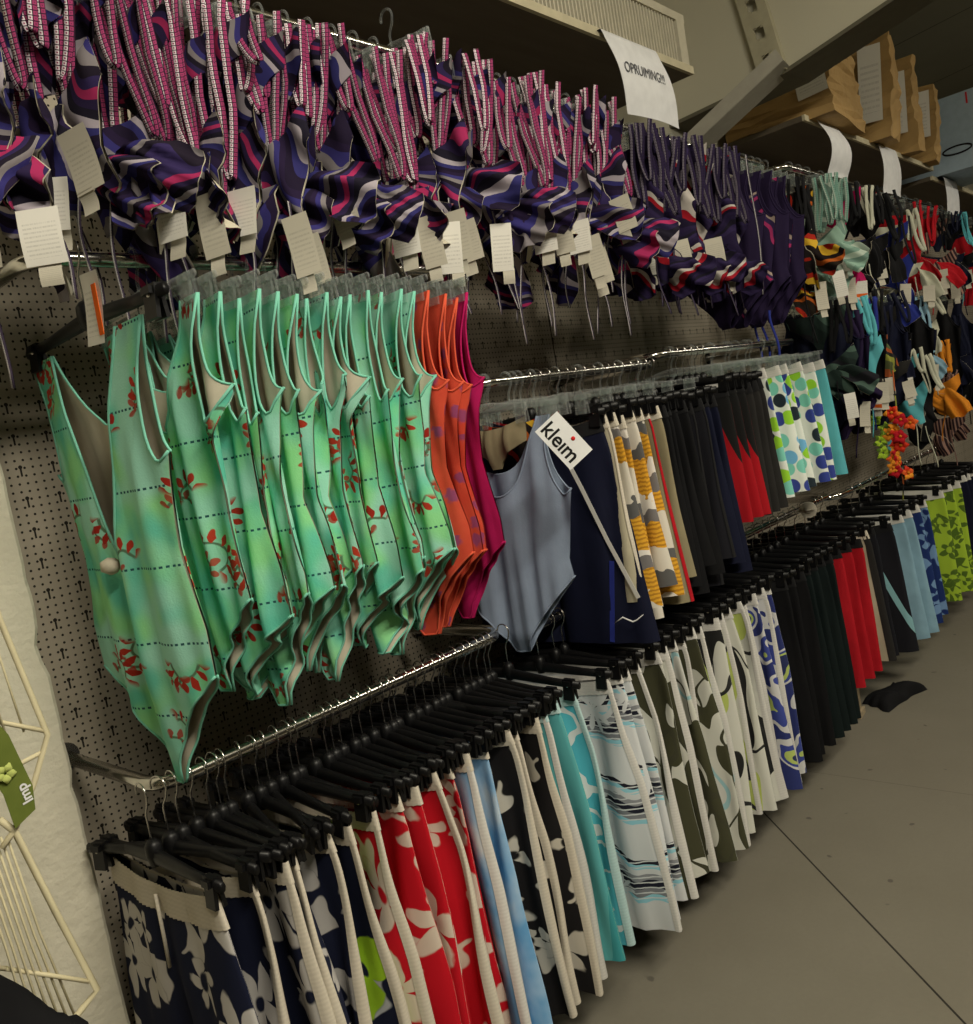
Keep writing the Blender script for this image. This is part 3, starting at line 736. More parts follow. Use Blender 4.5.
for i, x in enumerate((1.16, 1.205, 1.25, 1.285)):
    o_ = ('first', 'second', 'third', 'last')[i]
    b, l, p = CV[i % 2]; mt = 'coral_print' if i < 3 else 'magenta_cloth'
    d = f'coral red swimsuit with purple blotches, {o_} of the coral ones after the green suits' if i < 3 else 'plain magenta swimsuit hanging behind the coral red ones'
    loc, rot = hang('clear', x, ZG, f'clear clip hanger holding the {o_} coral swimsuit' if i < 3 else 'clear clip hanger holding the plain magenta swimsuit', .05)
    thing('swimsuit', d, 'swimsuit', [('body', b, mt), ('lining', l, mt), *[(n, q, 'coral_piping' if i < 3 else 'magenta_cloth') for n, q in p]], loc, rot, 'coral and magenta swimsuits')

# ------------------------------------------------------------------ shorts
SV = [shorts(100 + i, L=.565 + .016 * (i % 4), wh=.215 + .015 * (i % 3), amp=.0062, t1=.024, hem_tilt=(-.06, .05, 0, .1)[i % 4]) for i in range(9)]
def shorts_kit(v, mat, band, stripe):
    b, w, st = v; k = [('body', b, mat), ('waistband', w, band)]
    if stripe: k += [('side_stripe', s, stripe) for s in st]
    return k
cnt = {}
def shorts_row(xs, z, kind, rows, where, hang_where, start_variant=0, yr=YR, vs=SV, cat='shorts', name='swim_shorts', jit=.07):
    n = 0
    for mat, desc, num, band, stripe, *ev in rows:
        for i in range(num):
            if n >= len(xs): return
            key = (desc, where); cnt[key] = cnt.get(key, 0) + 1; o_ = ordn(cnt[key])
            only = num == 1 and sum(1 for r in rows if r[1] == desc) == 1
            lab = f'{desc} {where}' if only else f'{desc}, {o_} from the left {where}'
            loc, rot = hang(kind, xs[n], z, (f'{kind if kind == "black" else "clear"} clip hanger holding the ' + (f'{desc} ' if only else f'{o_} {desc} ') + hang_where), jit, yr=yr)
            thing(name, lab, cat, shorts_kit(vs[(n * 4 + start_variant) % len(vs)], mat, band, stripe if not ev or i % ev[0] == 0 else None), loc, rot, f'shorts {where}')
            n += 1
xs = [.575 + .0475 * i + .008 * math.sin(i * 2.3) for i in range(18)]
# the first pair hangs turned to face the room
v0 = shorts(90, L=.53, wa=.175, wh=.235, amp=.003, stripe=None, band=.05)
loc, rot = hang('black', .525, ZL, 'black clip hanger beside the pillar holding the first navy floral shorts', 0.0)
dr = MB().tube([(.0, -.012, -.03), (.006, -.016, -.09), (-.004, -.014, -.15)], .003, 6)
thing('swim_shorts', 'navy and white floral shorts with a plain cream waistband, closest to the pillar', 'shorts', [('body', v0[0], 'navy_white_floral'), ('waistband', v0[1], 'cream_elastic'), ('drawstring', dr.mesh('drawstring'), 'cream_elastic')], loc, rot, 'shorts on the nearest low rail')
shorts_row(xs, ZL, 'black', [
    ('navy_white_floral', 'navy white floral shorts', 4, 'cream_elastic', 'cream_elastic'),
    ('navy_lime_floral', 'navy shorts with a lime leaf', 1, 'cream_elastic', 'cream_elastic'),
    ('red_white_floral', 'red white floral shorts', 5, 'cream_elastic', 'cream_elastic', 3),
    ('blue_cloud_print', 'cloudy blue shorts', 2, 'cream_elastic', 'white_elastic', 2),
    ('black_white_floral', 'black white floral shorts', 3, 'cream_elastic', 'cream_elastic'),
    ('teal_lime_print', 'teal lime shorts', 2, 'pale_aqua_elastic', 'white_elastic', 2),
    ('aqua_print', 'aqua white shorts', 1, 'pale_aqua_elastic', 'pale_aqua_elastic'),
    ('wave_print', 'white palm print shorts', 1, 'white_elastic', None)], 'on the low rail by the pillar', 'by the pillar')
xs = [1.50 + .052 * i + .008 * math.sin(i * 1.9) for i in range(18)]
shorts_row(xs, ZL - .02, 'black', [
    ('wave_print', 'white palm print shorts', 3, 'white_elastic', 'white_elastic', 3),
    ('olive_white_print', 'olive white shorts', 6, 'white_elastic', 'white_elastic', 2),
    ('black_white_lime_print', 'black white lime shorts', 5, 'white_elastic', 'white_elastic', 2),
    ('blue_white_lime_print', 'blue white lime shorts', 4, 'white_elastic', 'white_elastic', 2)], 'on the second low rail', 'on the second low rail', 2)
# long dark trousers and what follows on the third low rail
LV = [shorts(140 + i, L=.58, wa=.18, wh=.215, crotch=.27, amp=.004, t1=.028, stripe=None) for i in range(3)]
MV = [shorts(150 + i, L=.50, wa=.19, wh=.225, crotch=.25, amp=.003, t1=.024, stripe=.9) for i in range(3)]
xs = [2.50 + .064 * i for i in range(7)]
for i in range(17):
    hang('black', .553 + .0475 * i, ZL, f'spare black clip hanger, {ordn(i + 1)} from the pillar between the shorts', .30, group='spare black hangers')
shorts_row(xs, -.50, 'black', [('black_cloth', 'long black trousers', 3, 'black_elastic', None), ('dark_green_cloth', 'long dark green trousers', 4, 'black_elastic', None)], 'on the third low rail', 'on the third low rail', vs=LV, cat='trousers', name='long_trousers', jit=.04)
xs = [2.96, 3.06, 3.16, 3.25, 3.32]
shorts_row(xs, -.50, 'black', [('red_cloth', 'plain red shorts', 3, 'black_elastic', None), ('beige_cloth', 'beige shorts', 1, 'cream_elastic', 'charcoal_cloth'), ('black_teal_flash', 'black shorts with a teal flash', 1, 'black_elastic', None)], 'after the dark trousers', 'after the dark trousers', vs=MV, jit=.04)
xs = [3.50, 3.66, 3.76, 3.90, 4.05, 4.30, 4.44, 4.58, 4.70, 4.82, 4.96, 5.1]
FV = [shorts(160 + i, L=.52, wa=.19, wh=.23, amp=.003, t1=.03, stripe=.9) for i in range(2)]
shorts_row(xs, -.52, 'black', [('black_teal_flash', 'black shorts with a pale flash', 1, 'black_elastic', None), ('light_blue_cloth', 'light blue shorts', 2, 'white_elastic', None), ('navy_blue_floral', 'navy shorts with blue flowers', 2, 'white_elastic', None), ('lime_floral', 'lime green floral shorts', 3, 'white_elastic', None), ('navy_cloth', 'navy blue shorts', 4, 'white_elastic', None)], 'at the far right end', 'at the far right end', vs=FV, jit=.05)

# ------------------------------------------------------------------ middle rail
b, l, p = swimsuit(33, L=.54, W=.16, neck=(.17, .12), arm=(.19, .17), SX=.235, hip=.37, amp=.0065, thick=.022, strap=(.50, .62))
loc, rot = hang('clear', 1.465, ZM, 'clear clip hanger holding the plain grey blue swimsuit', 0, .34)
suit = thing('swimsuit', 'plain grey blue swimsuit with a white rectangular hang tag, turned towards the room', 'swimsuit', [('body', b, 'grey_blue_knit'), ('lining', l, 'grey_blue_knit'), *[(n, q, 'grey_blue_knit') for n, q in p]], loc, rot)
BR = [brief_mesh(40 + i, .10, .11) for i in range(3)]
for i, (mt, d, x) in enumerate((('khaki_cloth', 'khaki', 1.475), ('orange_black_print', 'brown patterned', 1.55), ('navy_cloth', 'navy blue', 1.572), ('red_cloth', 'bright red', 1.595))):
    loc, rot = hang('small', x, ZM, f'small clear hanger holding the {d} swim briefs', .05, group='small clear hangers')
    bb, ll = BR[i % 3]
    thing('swim_briefs', f'{d} swim briefs clipped between the grey blue swimsuit and the navy shorts', 'briefs', [('cloth', bb, mt), ('lining', ll, mt)], loc, rot, 'small briefs on the middle rail')
jv = shorts(70, L=.53, wa=.175, wh=.25, crotch=.27, amp=.003, t1=.03, stripe=None)
def onfront(pts, w, name):
    return MB().ribbon([(x, -.0355 - .006 * math.sin((z + .1) * 6), z) for x, z in pts], (1, 0, 0), w, .0012).mesh(name, False)
logo = MB()
logo.tube([(-.035, 0, 0), (-.012, 0, .014), (0, 0, .008), (.012, 0, .003), (.022, 0, .007), (.04, 0, .02)], [.0006, .002, .002, .002, .0016, .0006], 6)
tx = lettering('aqua swim', .012, .0003, 1.1); tx.transform(Matrix.Translation((.004, 0, -.008)) @ Matrix.Rotation(PI / 2, 4, 'X'))
loc, rot = hang('black', 1.625, ZM, 'black clip hanger holding the long navy swim jammers', 0, .16)
thing('swim_jammers', 'long navy jammers with a white diagonal stripe, beside the grey blue swimsuit', 'shorts', [('body', jv[0], 'navy_cloth'), ('waistband', jv[1], 'black_elastic'),
      ('white_stripe', onfront([(.075, -.03), (.12, -.15), (.165, -.28), (.222, -.42)], .010, 'white_stripe'), 'white_elastic', [], 'white diagonal stripe'),
      ('blue_stripe', onfront([(.168, -.33), (.155, -.42), (.14, -.525)], .012, 'blue_stripe'), 'royal_blue_cloth', [], 'blue stripe'),
      ('logo', xform(logo.mesh('logo'), (.195, -.046, -.475)), 'white_ink', [], 'white swoosh logo')], loc, rot)
xs = [1.668, 1.705, 1.742, 1.78, 1.815, 1.855, 1.90, 1.94, 1.97, 2.0, 2.04, 2.08, 2.12, 2.165, 2.205]
JV = [shorts(170 + i, L=.44 + .03 * i, wa=.18, wh=.215, crotch=.25, amp=.0032, t1=.022, stripe=.985) for i in range(3)]
shorts_row(xs, ZM, 'black', [('beige_cloth', 'beige shorts', 1, 'cream_elastic', 'cream_elastic'), ('ikat_print', 'mustard ikat shorts', 4, 'cream_elastic', None), ('khaki_cloth', 'khaki shorts with red piping', 2, 'cream_elastic', 'red_cloth', 2), ('black_cloth', 'black shorts', 4, 'black_elastic', None), ('black_teal_flash', 'black shorts with a teal flash', 2, 'black_elastic', 'black_elastic'), ('navy_cloth', 'dark navy shorts', 2, 'black_elastic', None)], 'on the middle rail', 'on the middle rail', vs=JV, jit=.04)
xs = [2.31, 2.355, 2.40, 2.44, 2.48, 2.52]
KV = [shorts(180 + i, L=.40, wa=.18, wh=.21, crotch=.22, amp=.0032, t1=.022, stripe=.985) for i in range(3)]
shorts_row(xs, ZM + .025, 'black', [('red_black_panel', 'black shorts with red panels', 3, 'black_elastic', None), ('charcoal_cloth', 'charcoal grey shorts', 3, 'black_elastic', None)], 'left of the polka dot shorts', 'left of the polka shorts', vs=KV, jit=.04)
xs = [2.60, 2.69, 2.78, 2.88, 2.98, 3.08]
PV = [shorts(190 + i, L=.41, wa=.17, wh=.215, crotch=.22, amp=.004, t1=.026, stripe=None) for i in range(3)]
shorts_row(xs, ZM + .025, 'clear', [('polka_print', 'polka dot shorts', 5, 'white_elastic', None), ('teal_cloth', 'teal shorts', 1, 'white_elastic', None)], 'on the third middle rail', 'on the third middle rail', vs=PV, jit=.05)

for i in range(7): hang('clear', 1.55 + .097 * i, ZM, f'spare clear clip hanger, {ordn(i + 1)} from the left on the middle rail', .15, group='spare clear hangers')
for i in range(6): hang('clear', 2.33 + .13 * i, ZM + .025, f'spare clear clip hanger, {ordn(i + 1)} from the left above the polka shorts', .15, group='spare clear hangers')
# ------------------------------------------------------------------ bikinis
def bikini_kit(seed, strap, cup, lin='beige_lining', loops=3, L=.26, tags=1, cords=1, sticker=None, cord_mat=None, brief=None, sw=.015):
    r = random.Random(seed); k = []
    for i in range(loops):
        x = (.105, .085, .055, -.07, .02, .11)[i % 6] + r.uniform(-.014, .014)
        k.append(('tie_strap', xform(loop_strap(seed * 7 + i, L * r.uniform(.5, 1.12), r.uniform(.009, .018), sw, .75), (x, r.uniform(-.040, -.012), .012), (0, r.uniform(-.22, .22), 0)), strap))
    for i in (0, 1):
        c, cl_ = cup_mesh(seed * 3 + i, r.uniform(.09, .12), r.uniform(.12, .17), .017)
        M_ = ((.075, .01)[i] + r.uniform(-.02, .02), r.uniform(-.010, .006), -.235 - .05 * i + r.uniform(-.04, .03)); ro = (r.uniform(-.5, .5), r.uniform(-1.3, 1.3), r.uniform(-.8, 1.1))
        k.append(('cup', xform(c, M_, ro), cup, [('cup_lining', xform(cl_, M_, ro), lin)]))
    b_, l_ = brief_mesh(seed + 9, .11, .17, .005); ro = (0, r.uniform(-.7, .7), r.uniform(-.2, .3)); M_ = (r.uniform(-.01, .04), .012, -.19 + r.uniform(-.03, .02))
    k.append(('brief', xform(b_, M_, ro), brief or cup, [('brief_lining', xform(l_, M_, ro), lin)]))
    b_, l_ = brief_mesh(seed + 19, .12, .16, .005); M_ = (0, .018, -.012)
    k.append(('back_band', xform(b_, M_, (0, r.uniform(-.2, .2), 0)), cup))
    for i in range(cords): k.append(('tie_cord', xform(cord(seed + i, r.uniform(.16, .28)), (.07 - .09 * i, -.006, -.30)), cord_mat or ('white_dot_cord' if strap == 'pink_dot_strap' else strap)))
    for i in range(tags):
        w, h = r.choice(((.05, .085), (.045, .10), (.055, .075))); x = .105 - .07 * i + r.uniform(-.02, .02); z = -.25 - r.uniform(0, .13); rt = (0, r.uniform(-.15, .15), r.uniform(.2, .9))
        sub = [('tag_stub', xform(tagcard(w * .55, .032, seed), (x, -.034, z - h + .004), rt), 'tag_card')]
        if sticker and i == 0: sub.append(('sticker', xform(MB().box((.004, -.0015, -h * .8), (w * .8, .0012, h * .22)).mesh('sticker', False), (x, -.034, z), rt), sticker))
        k.append(('price_tag', xform(tagcard(w, h, seed + i), (x, -.034, z), rt), r.choice(('tag_card', 'tag_card', 'tag_white')), sub))
    return k
def bikini_row(xs, z, variants, desc, hdesc, group, zj=.015, lift={}, yr=YR):
    for i, x in enumerate(xs):
        o_ = ordn(i + 1)
        loc, rot = hang('small', x, z + lift.get(i, 0), f'small clear hanger holding the {o_} {hdesc}', .10, .05, 'small clear bikini hangers', yr)
        thing('bikini', f'{desc}, {o_} from the left', 'bikini', variants[{1: 8, 15: 9, 18: 9}[i] if len(variants) == 10 and i in (1, 15, 18) else (i * 3) % min(8, len(variants))], (loc[0], loc[1] - .02, loc[2] + .02 + R_.uniform(-zj, zj)), rot, group)
PK = [bikini_kit(200 + i, 'pink_dot_strap', 'swirl_print', loops=4, L=.21 + .05 * (i % 3), sw=.0135, tags=(1, 0, 1, 1, 0, 1, 2, 1)[i], cords=(1, 2, 0, 2, 1, 2, 1, 2)[i], sticker=None) for i in range(8)]
PK += [bikini_kit(216 + i, 'pink_dot_strap', 'swirl_print', loops=4, L=.24, sw=.0135, tags=1, cords=1, sticker=('orange_sticker', 'green_sticker')[i]) for i in (0, 1)]
bikini_row([.47 + .056 * i for i in range(29)], ZB, PK, 'bikini with pink dotted ties and a swirled purple print', 'pink tied bikini', 'bikinis with pink dotted ties', .03, {16: .07, 17: .03})
PP = [bikini_kit(230 + i, 'purple_strap', 'purple_red_stripe', 'dark_purple_cloth', 2, .22, i % 2, 1, None) for i in range(4)]
bikini_row([2.12 + .058 * i for i in range(11)], ZB - .03, PP, 'dark purple bikini with red and white stripes', 'red striped purple bikini', 'red striped purple bikinis')
DP = [bikini_kit(250 + i, 'dark_purple_cloth', 'purple_ring_print', 'dark_purple_cloth', 2, .24, 0, 1, None, 'white_dot_cord', 'dark_purple_cloth') for i in range(2)]
DS = [swimsuit(260 + i, L=.50, W=.14, neck=(.14, .12), arm=(.16, .15), SX=.20, hip=.36, amp=.006, thick=.03) for i in range(2)]
for i, x in enumerate((2.80, 2.88, 2.96, 3.04, 3.11)):
    o_ = ordn(i + 1); loc, rot = hang('small', x, ZB - .03, f'small clear hanger holding the {o_} dark purple tankini', .08, .1)
    b, l, p = DS[i % 2]
    kit = [('body', b, ('dark_purple_cloth', 'purple_ring_print')[i % 2]), ('lining', l, 'dark_purple_cloth'), *[(n, q, 'dark_purple_cloth') for n, q in p]]
    if i >= 2: kit.append(('tie_cord', xform(cord(31 + i, .17, .008), (.05 - .05 * i + .10, -.01, -.46)), 'royal_blue_cloth', [], 'royal blue tie'))
    if i == 0: kit.append(('tie_cord', xform(cord(5, .44, .006), (.15, -.10, .02)), 'white_dot_cord', [], 'long white dotted cord'))
    thing('tankini', f'dark purple tankini with faint rings, {o_} from the left', 'tankini', kit, loc, rot, 'dark purple tankinis')
def mixed(entries, z, group, yr=YR):
    for i, (x, cup, strap, desc, dz, tags) in enumerate(entries):
        loc, rot = hang('small', x, z, f'small clear hanger holding the {desc}', .08, .15, 'small clear bikini hangers', yr)
        kit = bikini_kit(300 + i * 3 + int(x * 10), strap, cup, loops=2, L=.20, tags=tags, cords=1, sticker='orange_sticker' if i % 3 == 0 else None, sw=.016)
        thing('bikini', desc, 'bikini', kit, (loc[0], loc[1] - .03, loc[2] + dz), rot, group)
mixed([(3.17, 'orange_black_print', 'black_cloth', 'black bikini with orange flames beside the dark purple tankinis', -.02, 0), (3.235, 'orange_black_print', 'black_cloth', 'second black bikini with orange flames', -.04, 1)], ZB - .03, 'flame bikinis')
mixed([(3.47, 'mint_print', 'mint_strap', 'mint striped bikini, nearest of the mint ones', .0, 1), (3.56, 'mint_print', 'mint_strap', 'mint striped bikini, middle of the mint ones', .02, 2), (3.65, 'mint_print', 'mint_strap', 'mint striped bikini, furthest of the mint ones', .01, 1),
       (3.80, 'magenta_cloth', 'black_cloth', 'black bikini with a magenta cup', .0, 1), (3.95, 'black_cloth', 'cream_cloth', 'black bikini with a long cream loop', .0, 0), (4.10, 'black_cloth', 'black_cloth', 'plain black bikini with a white tag', .02, 1), (4.25, 'black_cloth', 'black_cloth', 'plain black bikini under the straight paper sign', .0, 0),
       (4.42, 'royal_blue_cloth', 'black_cloth', 'black and royal blue bikini', -.10, 1), (4.60, 'cream_cloth', 'cream_cloth', 'cream bikini left of the red one', -.05, 1), (4.80, 'red_cloth', 'red_cloth', 'bright red bikini, nearer of the two', .02, 1), (4.98, 'red_cloth', 'red_cloth', 'bright red bikini, further of the two', .0, 1),
       (5.2, 'brown_stripe', 'black_cloth', 'brown striped bikini behind the red ones', -.02, 1), (5.45, 'navy_cloth', 'navy_cloth', 'plain navy bikini near the far shelf', .0, 0), (5.7, 'black_cloth', 'teal_cloth', 'black bikini with teal ties at the right edge', .02, 1), (5.95, 'red_cloth', 'black_cloth', 'dark bikini with red cups at the right edge', -.04, 1), (6.25, 'navy_cloth', 'teal_cloth', 'navy bikini with teal ties, last on the top rail', 0, 0)], ZB - .01, 'assorted bikinis on the top rail')
mixed([(3.48, 'dark_floral', 'black_cloth', 'dark green patterned bikini, nearest on the bikini rail', .0, 1), (3.60, 'dark_purple_cloth', 'dark_purple_cloth', 'dark purple bikini beside the teal one', -.05, 1), (3.72, 'teal_cloth', 'teal_cloth', 'bright teal bikini with a red stickered tag', .0, 1), (3.83, 'charcoal_cloth', 'royal_blue_cloth', 'grey bikini with royal blue ties', .0, 1), (3.94, 'olive_print', 'black_cloth', 'olive and orange patterned bikini', .03, 1), (4.06, 'charcoal_cloth', 'navy_cloth', 'charcoal bikini with navy ties', -.04, 1), (4.20, 'navy_cloth', 'navy_cloth', 'plain navy bikini above the turquoise bundle', .02, 1),
       (4.34, 'teal_cloth', 'cream_cloth', 'turquoise bikini with cream ties', -.24, 0), (4.46, 'black_cloth', 'cream_cloth', 'black bikini with hanging cream ties', -.28, 0), (4.60, 'light_blue_cloth', 'light_blue_cloth', 'light blue bikini with long ties', .0, 1), (4.75, 'cream_cloth', 'cream_cloth', 'pale cream bikini at the right edge', .06, 0), (4.90, 'orange_cloth', 'orange_cloth', 'orange bikini at the right edge', -.22, 0), (5.05, 'brown_stripe', 'brown_stripe', 'brown and white striped bikini at the right edge', -.38, 0), (5.25, 'navy_cloth', 'navy_cloth', 'navy bikini beyond the striped one', -.1, 0), (5.5, 'black_cloth', 'black_cloth', 'black bikini low at the right edge', -.2, 0)], .34, 'assorted bikinis on the middle rail')
DT = swimsuit(270, L=.55, W=.15, neck=(.14, .12), arm=(.16, .15), SX=.20, hip=.40, amp=.006, thick=.03)
for i, (x, mt, d) in enumerate(((3.54, 'navy_cloth', 'dark navy swimsuit at the start of the bikini rail'), (3.66, 'dark_purple_cloth', 'dark purple swimsuit behind the teal bikini'), (3.89, 'black_cloth', 'black swimsuit behind the royal blue ties'), (4.13, 'navy_cloth', 'dark navy swimsuit behind the flower garland'), (4.28, 'black_cloth', 'black swimsuit above the black shorts'), (4.53, 'black_cloth', 'black swimsuit next to the light blue ties'), (4.68, 'navy_cloth', 'dark navy swimsuit beside the cream bikini'), (5.15, 'black_cloth', 'black swimsuit near the brown striped bikini'), (5.4, 'navy_cloth', 'dark navy swimsuit at the right edge'))):
    loc, rot = hang('small', x, .34, f'small clear hanger holding the {d}', .08, .1); b, l, p = DT
    thing('swimsuit', d, 'swimsuit', [('body', b, mt), ('lining', l, mt), *[(n, q, mt) for n, q in p]], loc, rot)
# flower garland
fm = MB()
for k in range(5):
    an = k * 2 * PI / 5; A = []
    for t in np.linspace(0, 1, 6):
        row = []
        for s in np.linspace(-1, 1, 5):
            rad = .004 + .030 * t; w = .013 * math.sin(min(1, t * 1.1) * PI * .85 + .25)
            row.append((math.cos(an) * rad - math.sin(an) * s * w, -.004 - .012 * t * (1 - t) * 3 + .004 * s * s, math.sin(an) * rad + math.cos(an) * s * w))
        A.append(row)
    fm.grid(np.array(A))
fme = fm.mesh('flower'); ctr = MB().tube([(0, -.004, 0), (0, -.012, 0), (0, -.015, 0)], [.006, .006, .002], 8).mesh('flower_centre')
kit = [('cord', MB().tube([(0, 0, .30), (.004, 0, .1), (-.01, 0, -.05), (.01, .0, -.2), (0, 0, -.34)], .003, 6).mesh('cord'), 'olive_print')]
rr = random.Random(4)
for i in range(16):
    p_ = (rr.uniform(-.05, .06), rr.uniform(-.03, .0), .10 - i * .018); ro = (rr.uniform(-.5, .5), rr.uniform(0, 3), rr.uniform(-.2, .9))
    kit.append(('flower', xform(fme, p_, ro), ('yellow_red_petal', 'orange_cloth', 'red_cloth', 'yellow_red_petal')[i % 4], [('flower_centre', xform(ctr, p_, ro), 'orange_cloth')]))
for i in range(4):
    p_ = (-.07 + rr.uniform(-.02, .02), -.01, .08 - i * .05); kit.append(('leaf', xform(fme, p_, (0, rr.uniform(0, 3), .3)), 'lime_floral'))
thing('flower_garland', 'hanging garland of red and orange cloth flowers above the far shorts', 'garland', kit, (3.92, 1.16, -.33), (0, .05, ROT + .5))

# ------------------------------------------------------------------ wire rack, tag and cloth at the left edge
YK = 1.15
rk = []
fmb = MB().tube([(.335, YK, .02), (.345, YK, -.125), (.368, YK, -.282), (.340, YK, -.335), (.308, YK, -.38), (.29, YK, -.395)], .0038, 8); rk.append(('upper_frame', fmb.mesh('upper_frame'), 'cream_wire'))
rk.append(('lower_frame', MB().tube([(.295, YK, -.36), (.308, YK, -.382), (.331, YK, -.50), (.357, YK, -.622), (.335, YK, -.634), (.25, YK, -.68), (.10, YK, -.76)], .0042, 8).mesh('lower_frame'), 'cream_wire'))
for (a_, b_) in (((.366, YK, -.276), (.30, YK + .02, -.235)), ((.360, YK, -.30), (.30, YK + .02, -.315)), ((.350, YK, -.606), (.27, YK + .02, -.545)), ((.30, YK + .02, -.235), (.1, YK + .03, -.2)), ((.27, YK + .02, -.545), (.1, YK + .03, -.42)), ((.30, YK + .02, -.315), (.1, YK + .03, -.30))):
    rk.append(('cross_wire', MB().tube([a_, b_], .003, 6).mesh('cross_wire'), 'cream_wire'))
for i in range(7):
    x = .300 - .0065 * i
    rk.append(('thin_wire', MB().tube([(x, YK + .006, -.385 + .002 * i), (x + .012, YK + .012, -.52), (x + .030 - .002 * i, YK + .012, -.655 - .004 * i)], .0015, 6).mesh('thin_wire'), 'cream_wire'))
for i in range(3): rk.append(('thin_wire', MB().tube([(.335 - .02 * i, YK + .006, -.14), (.345 - .02 * i, YK + .008, -.27)], .0014, 6).mesh('thin_wire'), 'cream_wire'))
rk.append(('post', MB().tube([(.10, YK + .03, -H + .004), (.10, YK + .03, .45)], .010, 10).mesh('post'), 'cream_wire'))
rk.append(('foot', MB().tube([(-.10, YK + .03, -H + .012), (.30, YK + .03, -H + .012)], .010, 10).mesh('foot'), 'cream_wire')); rk.append(('foot', MB().tube([(.10, YK - .17, -H + .012), (.10, YK + .23, -H + .012)], .010, 10).mesh('foot'), 'cream_wire'))
thing('wire_rack', 'cream wire display rack at the left edge in front of the pillar', 'rack', rk)
def w_at(px, py, y):
    d = RAY(px, py); t = y / d.y; return d * t
# ------------------------------------------------------------------ camera frame (solved from the photograph's vanishing points)
FPX = 850.0
cx, cy = 486.5, 512.0
rr_ = math.radians(10.0); vx = Vector((1250 - cx, 295 - cy, FPX)).normalized()
hh = -((1250 - cx) * math.sin(rr_) + (295 - cy) * math.cos(rr_)); pt = math.atan2(hh, FPX)
Zd = -Vector((math.sin(rr_) * math.cos(pt), math.cos(rr_) * math.cos(pt), math.sin(pt)))
Yin = vx.cross(Zd); 
if Yin.z < 0: Yin = -Yin
# rows: world axes written in camera axes (right, down, forward)
def to_world(c): return Vector((vx.dot(c), Yin.dot(c), Zd.dot(c)))
right, down, fwd = to_world(Vector((1, 0, 0))), to_world(Vector((0, 1, 0))), to_world(Vector((0, 0, 1)))
cam = bpy.data.cameras.new('camera'); cam.sensor_fit = 'HORIZONTAL'; cam.sensor_width = 36; cam.lens = FPX / 973 * 36; cam.clip_start = .02
co = bpy.data.objects.new('camera', cam); C.objects.link(co)
m3 = Matrix((right, -down, -fwd)).transposed(); co.matrix_world = Matrix.Translation((0, 0, H)) @ m3.to_4x4()
bpy.context.scene.camera = co

# hang tag of the grey blue swimsuit: a small card twisted to face the aisle
bpy.context.view_layer.update()
e1 = (right * .68 + down * .73).normalized(); nrm = -fwd; e2 = nrm.cross(e1).normalized()
mw = Matrix((e1, e2, nrm)).transposed().to_4x4(); mw.translation = Vector((1.362, 1.02, -.048 + H))
loc_m = suit.matrix_world.inverted() @ mw
card = MB(); card.box((0, 0, 0), (.104, .060, .0012)); cme = card.mesh('hang_tag', False); cme.transform(loc_m)
ct = put('hang_tag', cme, 'paper', suit); ct['label'] = 'white card hang tag with bold black letters'
lt = lettering('kle\u0131m', .043, .0003, .98, 0, .0007); lt.transform(Matrix.Translation((-.002, -.008, .0010))); lt.transform(loc_m); put('lettering', lt, 'black_ink', ct)
dt = MB().tube([(.0095, .0165, .0004), (.0095, .0165, .0012)], .0044, 20).mesh('dot'); dt.transform(loc_m); put('dot', dt, 'red_ink', ct)

# olive card hanging on the rack
g = MB(); gp = [(.262, -.232), (.305, -.226), (.322, -.262), (.335, -.332), (.332, -.362), (.306, -.375), (.302, -.33), (.288, -.285), (.262, -.262)]
yk = YK - .012
n_ = len(gp); g.add([(x, yk, z) for x, z in gp] + [(x, yk + .0012, z) for x, z in gp], [tuple(range(n_)), tuple(range(2 * n_ - 1, n_ - 1, -1))] + [(i, n_ + i, n_ + (i + 1) % n_, (i + 1) % n_) for i in range(n_)])
tl = lettering('lmp', .017, .0002, 1.0, 0, .0004); tl.transform(Matrix.Translation((.3245, yk - .001, -.338)) @ Matrix.Rotation(-.18, 4, 'Y') @ Matrix.Rotation(PI / 2, 4, 'X') @ Matrix.Rotation(PI / 2, 4, 'Z'))
pf = xform(fme, (.308, yk - .001, -.305), (0, .3, 0)); pf.transform(Matrix.Translation((.308, yk - .002, -.305)) @ Matrix.Scale(.38, 4) @ Matrix.Translation((-.308, -yk, .305)))
thing('hang_card', 'olive green card with a pale flower hanging on the wire rack', 'card', [('card', g.mesh('card', False), 'tag_green'), ('lettering', tl, 'white_ink'), ('flower_print', pf, 'pale_flower')])
# dark folded garment in the rack
def crumple(seed, w, d, h, n=22):
    r = random.Random(seed); K = [(r.uniform(-40, 40), r.uniform(-40, 40), r.uniform(0, 6), r.uniform(.3, 1)) for _ in range(7)]
    u, v = np.meshgrid(np.linspace(-1, 1, n), np.linspace(-1, 1, n)); e = np.clip(1 - np.maximum(np.abs(u), np.abs(v)) ** 6, 0, 1)
    z = sum(a * np.sin(p * u * w + q_ * v * d + ph) for p, q_, ph, a in K) * h * .14 + h * .6
    ed = 1 + .10 * np.sin(np.arctan2(v, u) * 3 + seed) + .06 * np.sin(np.arctan2(v, u) * 7)
    T = np.stack([u * w / 2 * ed, v * d / 2 * ed, np.maximum(z, .012) * e], -1); B = T.copy(); B[..., 2] = np.minimum(T[..., 2] * .15, .004)
    return MB().grid(T).grid(B[:, ::-1]).mesh('cloth')
single('folded_garment', 'black folded garment lying in the wire rack at the lower left', 'garment', crumple(3, .20, .16, .10), 'black_cloth', (.19, YK - .04, -.60), (0, .35, .3))
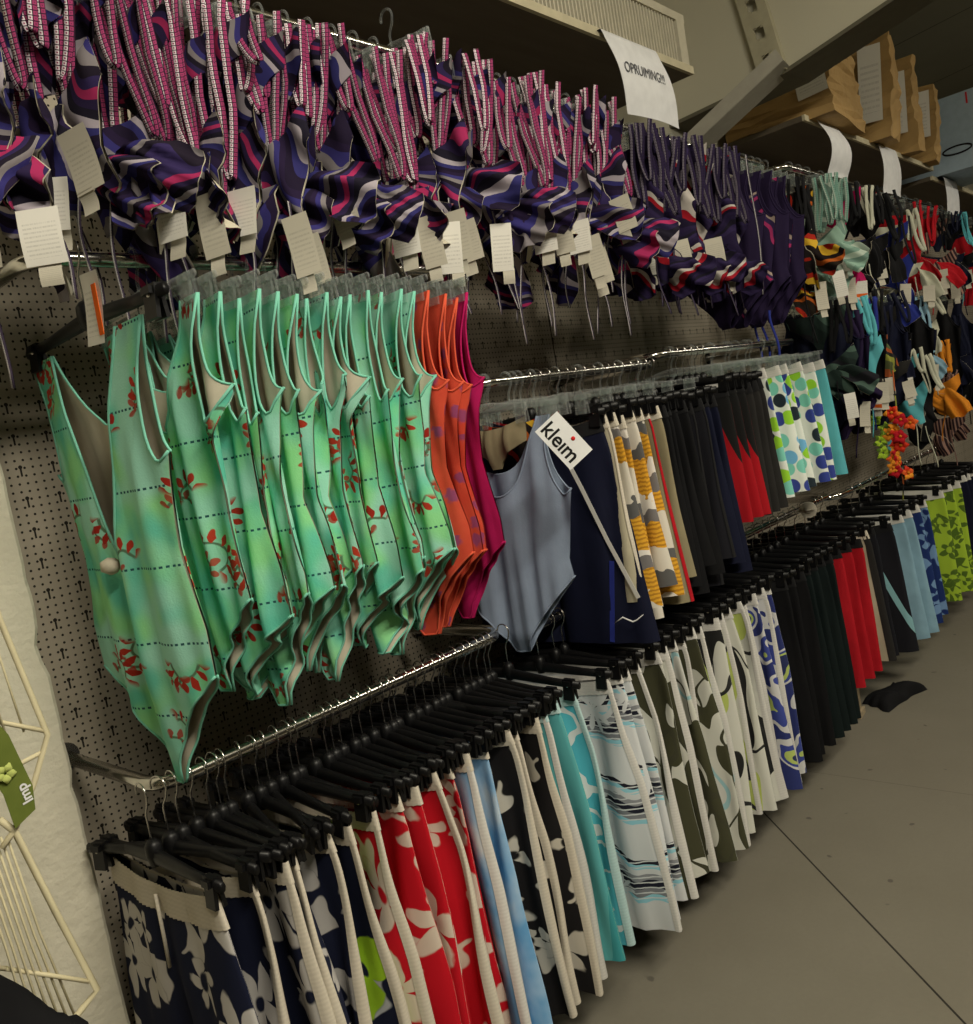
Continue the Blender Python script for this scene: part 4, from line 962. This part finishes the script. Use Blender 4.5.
# floor things
single('fallen_garment', 'crumpled black garment lying on the concrete floor beside the trousers', 'garment', crumple(9, .26, .13, .05), 'black_cloth', (3.46, 1.17, -H + .001), (0, 0, -.25))
wp = MB().box((0, 0, .25), (.055, .035, .50)).box((0, 0, .012), (.075, .055, .024))
single('wooden_post', 'short pale wooden post standing on the floor under the trousers', 'post', wp.mesh('wood', False), 'wood', (3.24, 1.24, -H + .001), (0, 0, .1))

dk = MB().tube([(-.004, 0, 0), (-.004, 0, 0), (.004, 0, 0)], [.012, .030, .030], 24).tube([(-.0045, 0, 0), (.0045, 0, 0)], .0125, 16)
single('size_disc', 'round cream size disc on the rail of the long dark trousers', 'disc', dk.mesh('size_disc', False), 'cream_elastic', (3.13, 1.27, -.505), (0, 0, .3))
# ------------------------------------------------------------------ light
def area(name, loc, size, energy, col, rot=(0, 0, 0)):
    l = bpy.data.lights.new(name, 'AREA'); l.shape = 'RECTANGLE'; l.size, l.size_y = size; l.energy = energy; l.color = col
    o = bpy.data.objects.new(name, l); C.objects.link(o); o.location = (loc[0], loc[1], loc[2] + H); o.rotation_euler = rot; return o
warm = (1.0, .93, .78)
for x, e in ((.6, 175), (3.6, 80), (6.6, 45)):
    area('ceiling_tube_light', (x, -.85, 1.55), (1.5, .18), e, warm, (.38, 0, 0))       # batten: the tube lights the room below ...
    area('ceiling_tube_light', (x, -.85, 1.58), (1.5, .18), e * 1.9, warm, (PI, 0, 0))    # ... and the roof above it
w = bpy.data.worlds.new('world'); bpy.context.scene.world = w; w.use_nodes = True
w.node_tree.nodes['Background'].inputs[0].default_value = (.5, .48, .42, 1); w.node_tree.nodes['Background'].inputs[1].default_value = .012
v = bpy.context.scene.view_settings; bpy.context.scene.display_settings.display_device = 'sRGB'
v.view_transform = 'Standard'; v.look = 'None'; v.gamma = 1; v.exposure = -1.02; v.use_curve_mapping = False
bpy.context.scene.cycles.max_bounces = 6; bpy.context.scene.cycles.transparent_max_bounces = 24; bpy.context.scene.cycles.sample_clamp_indirect = 3
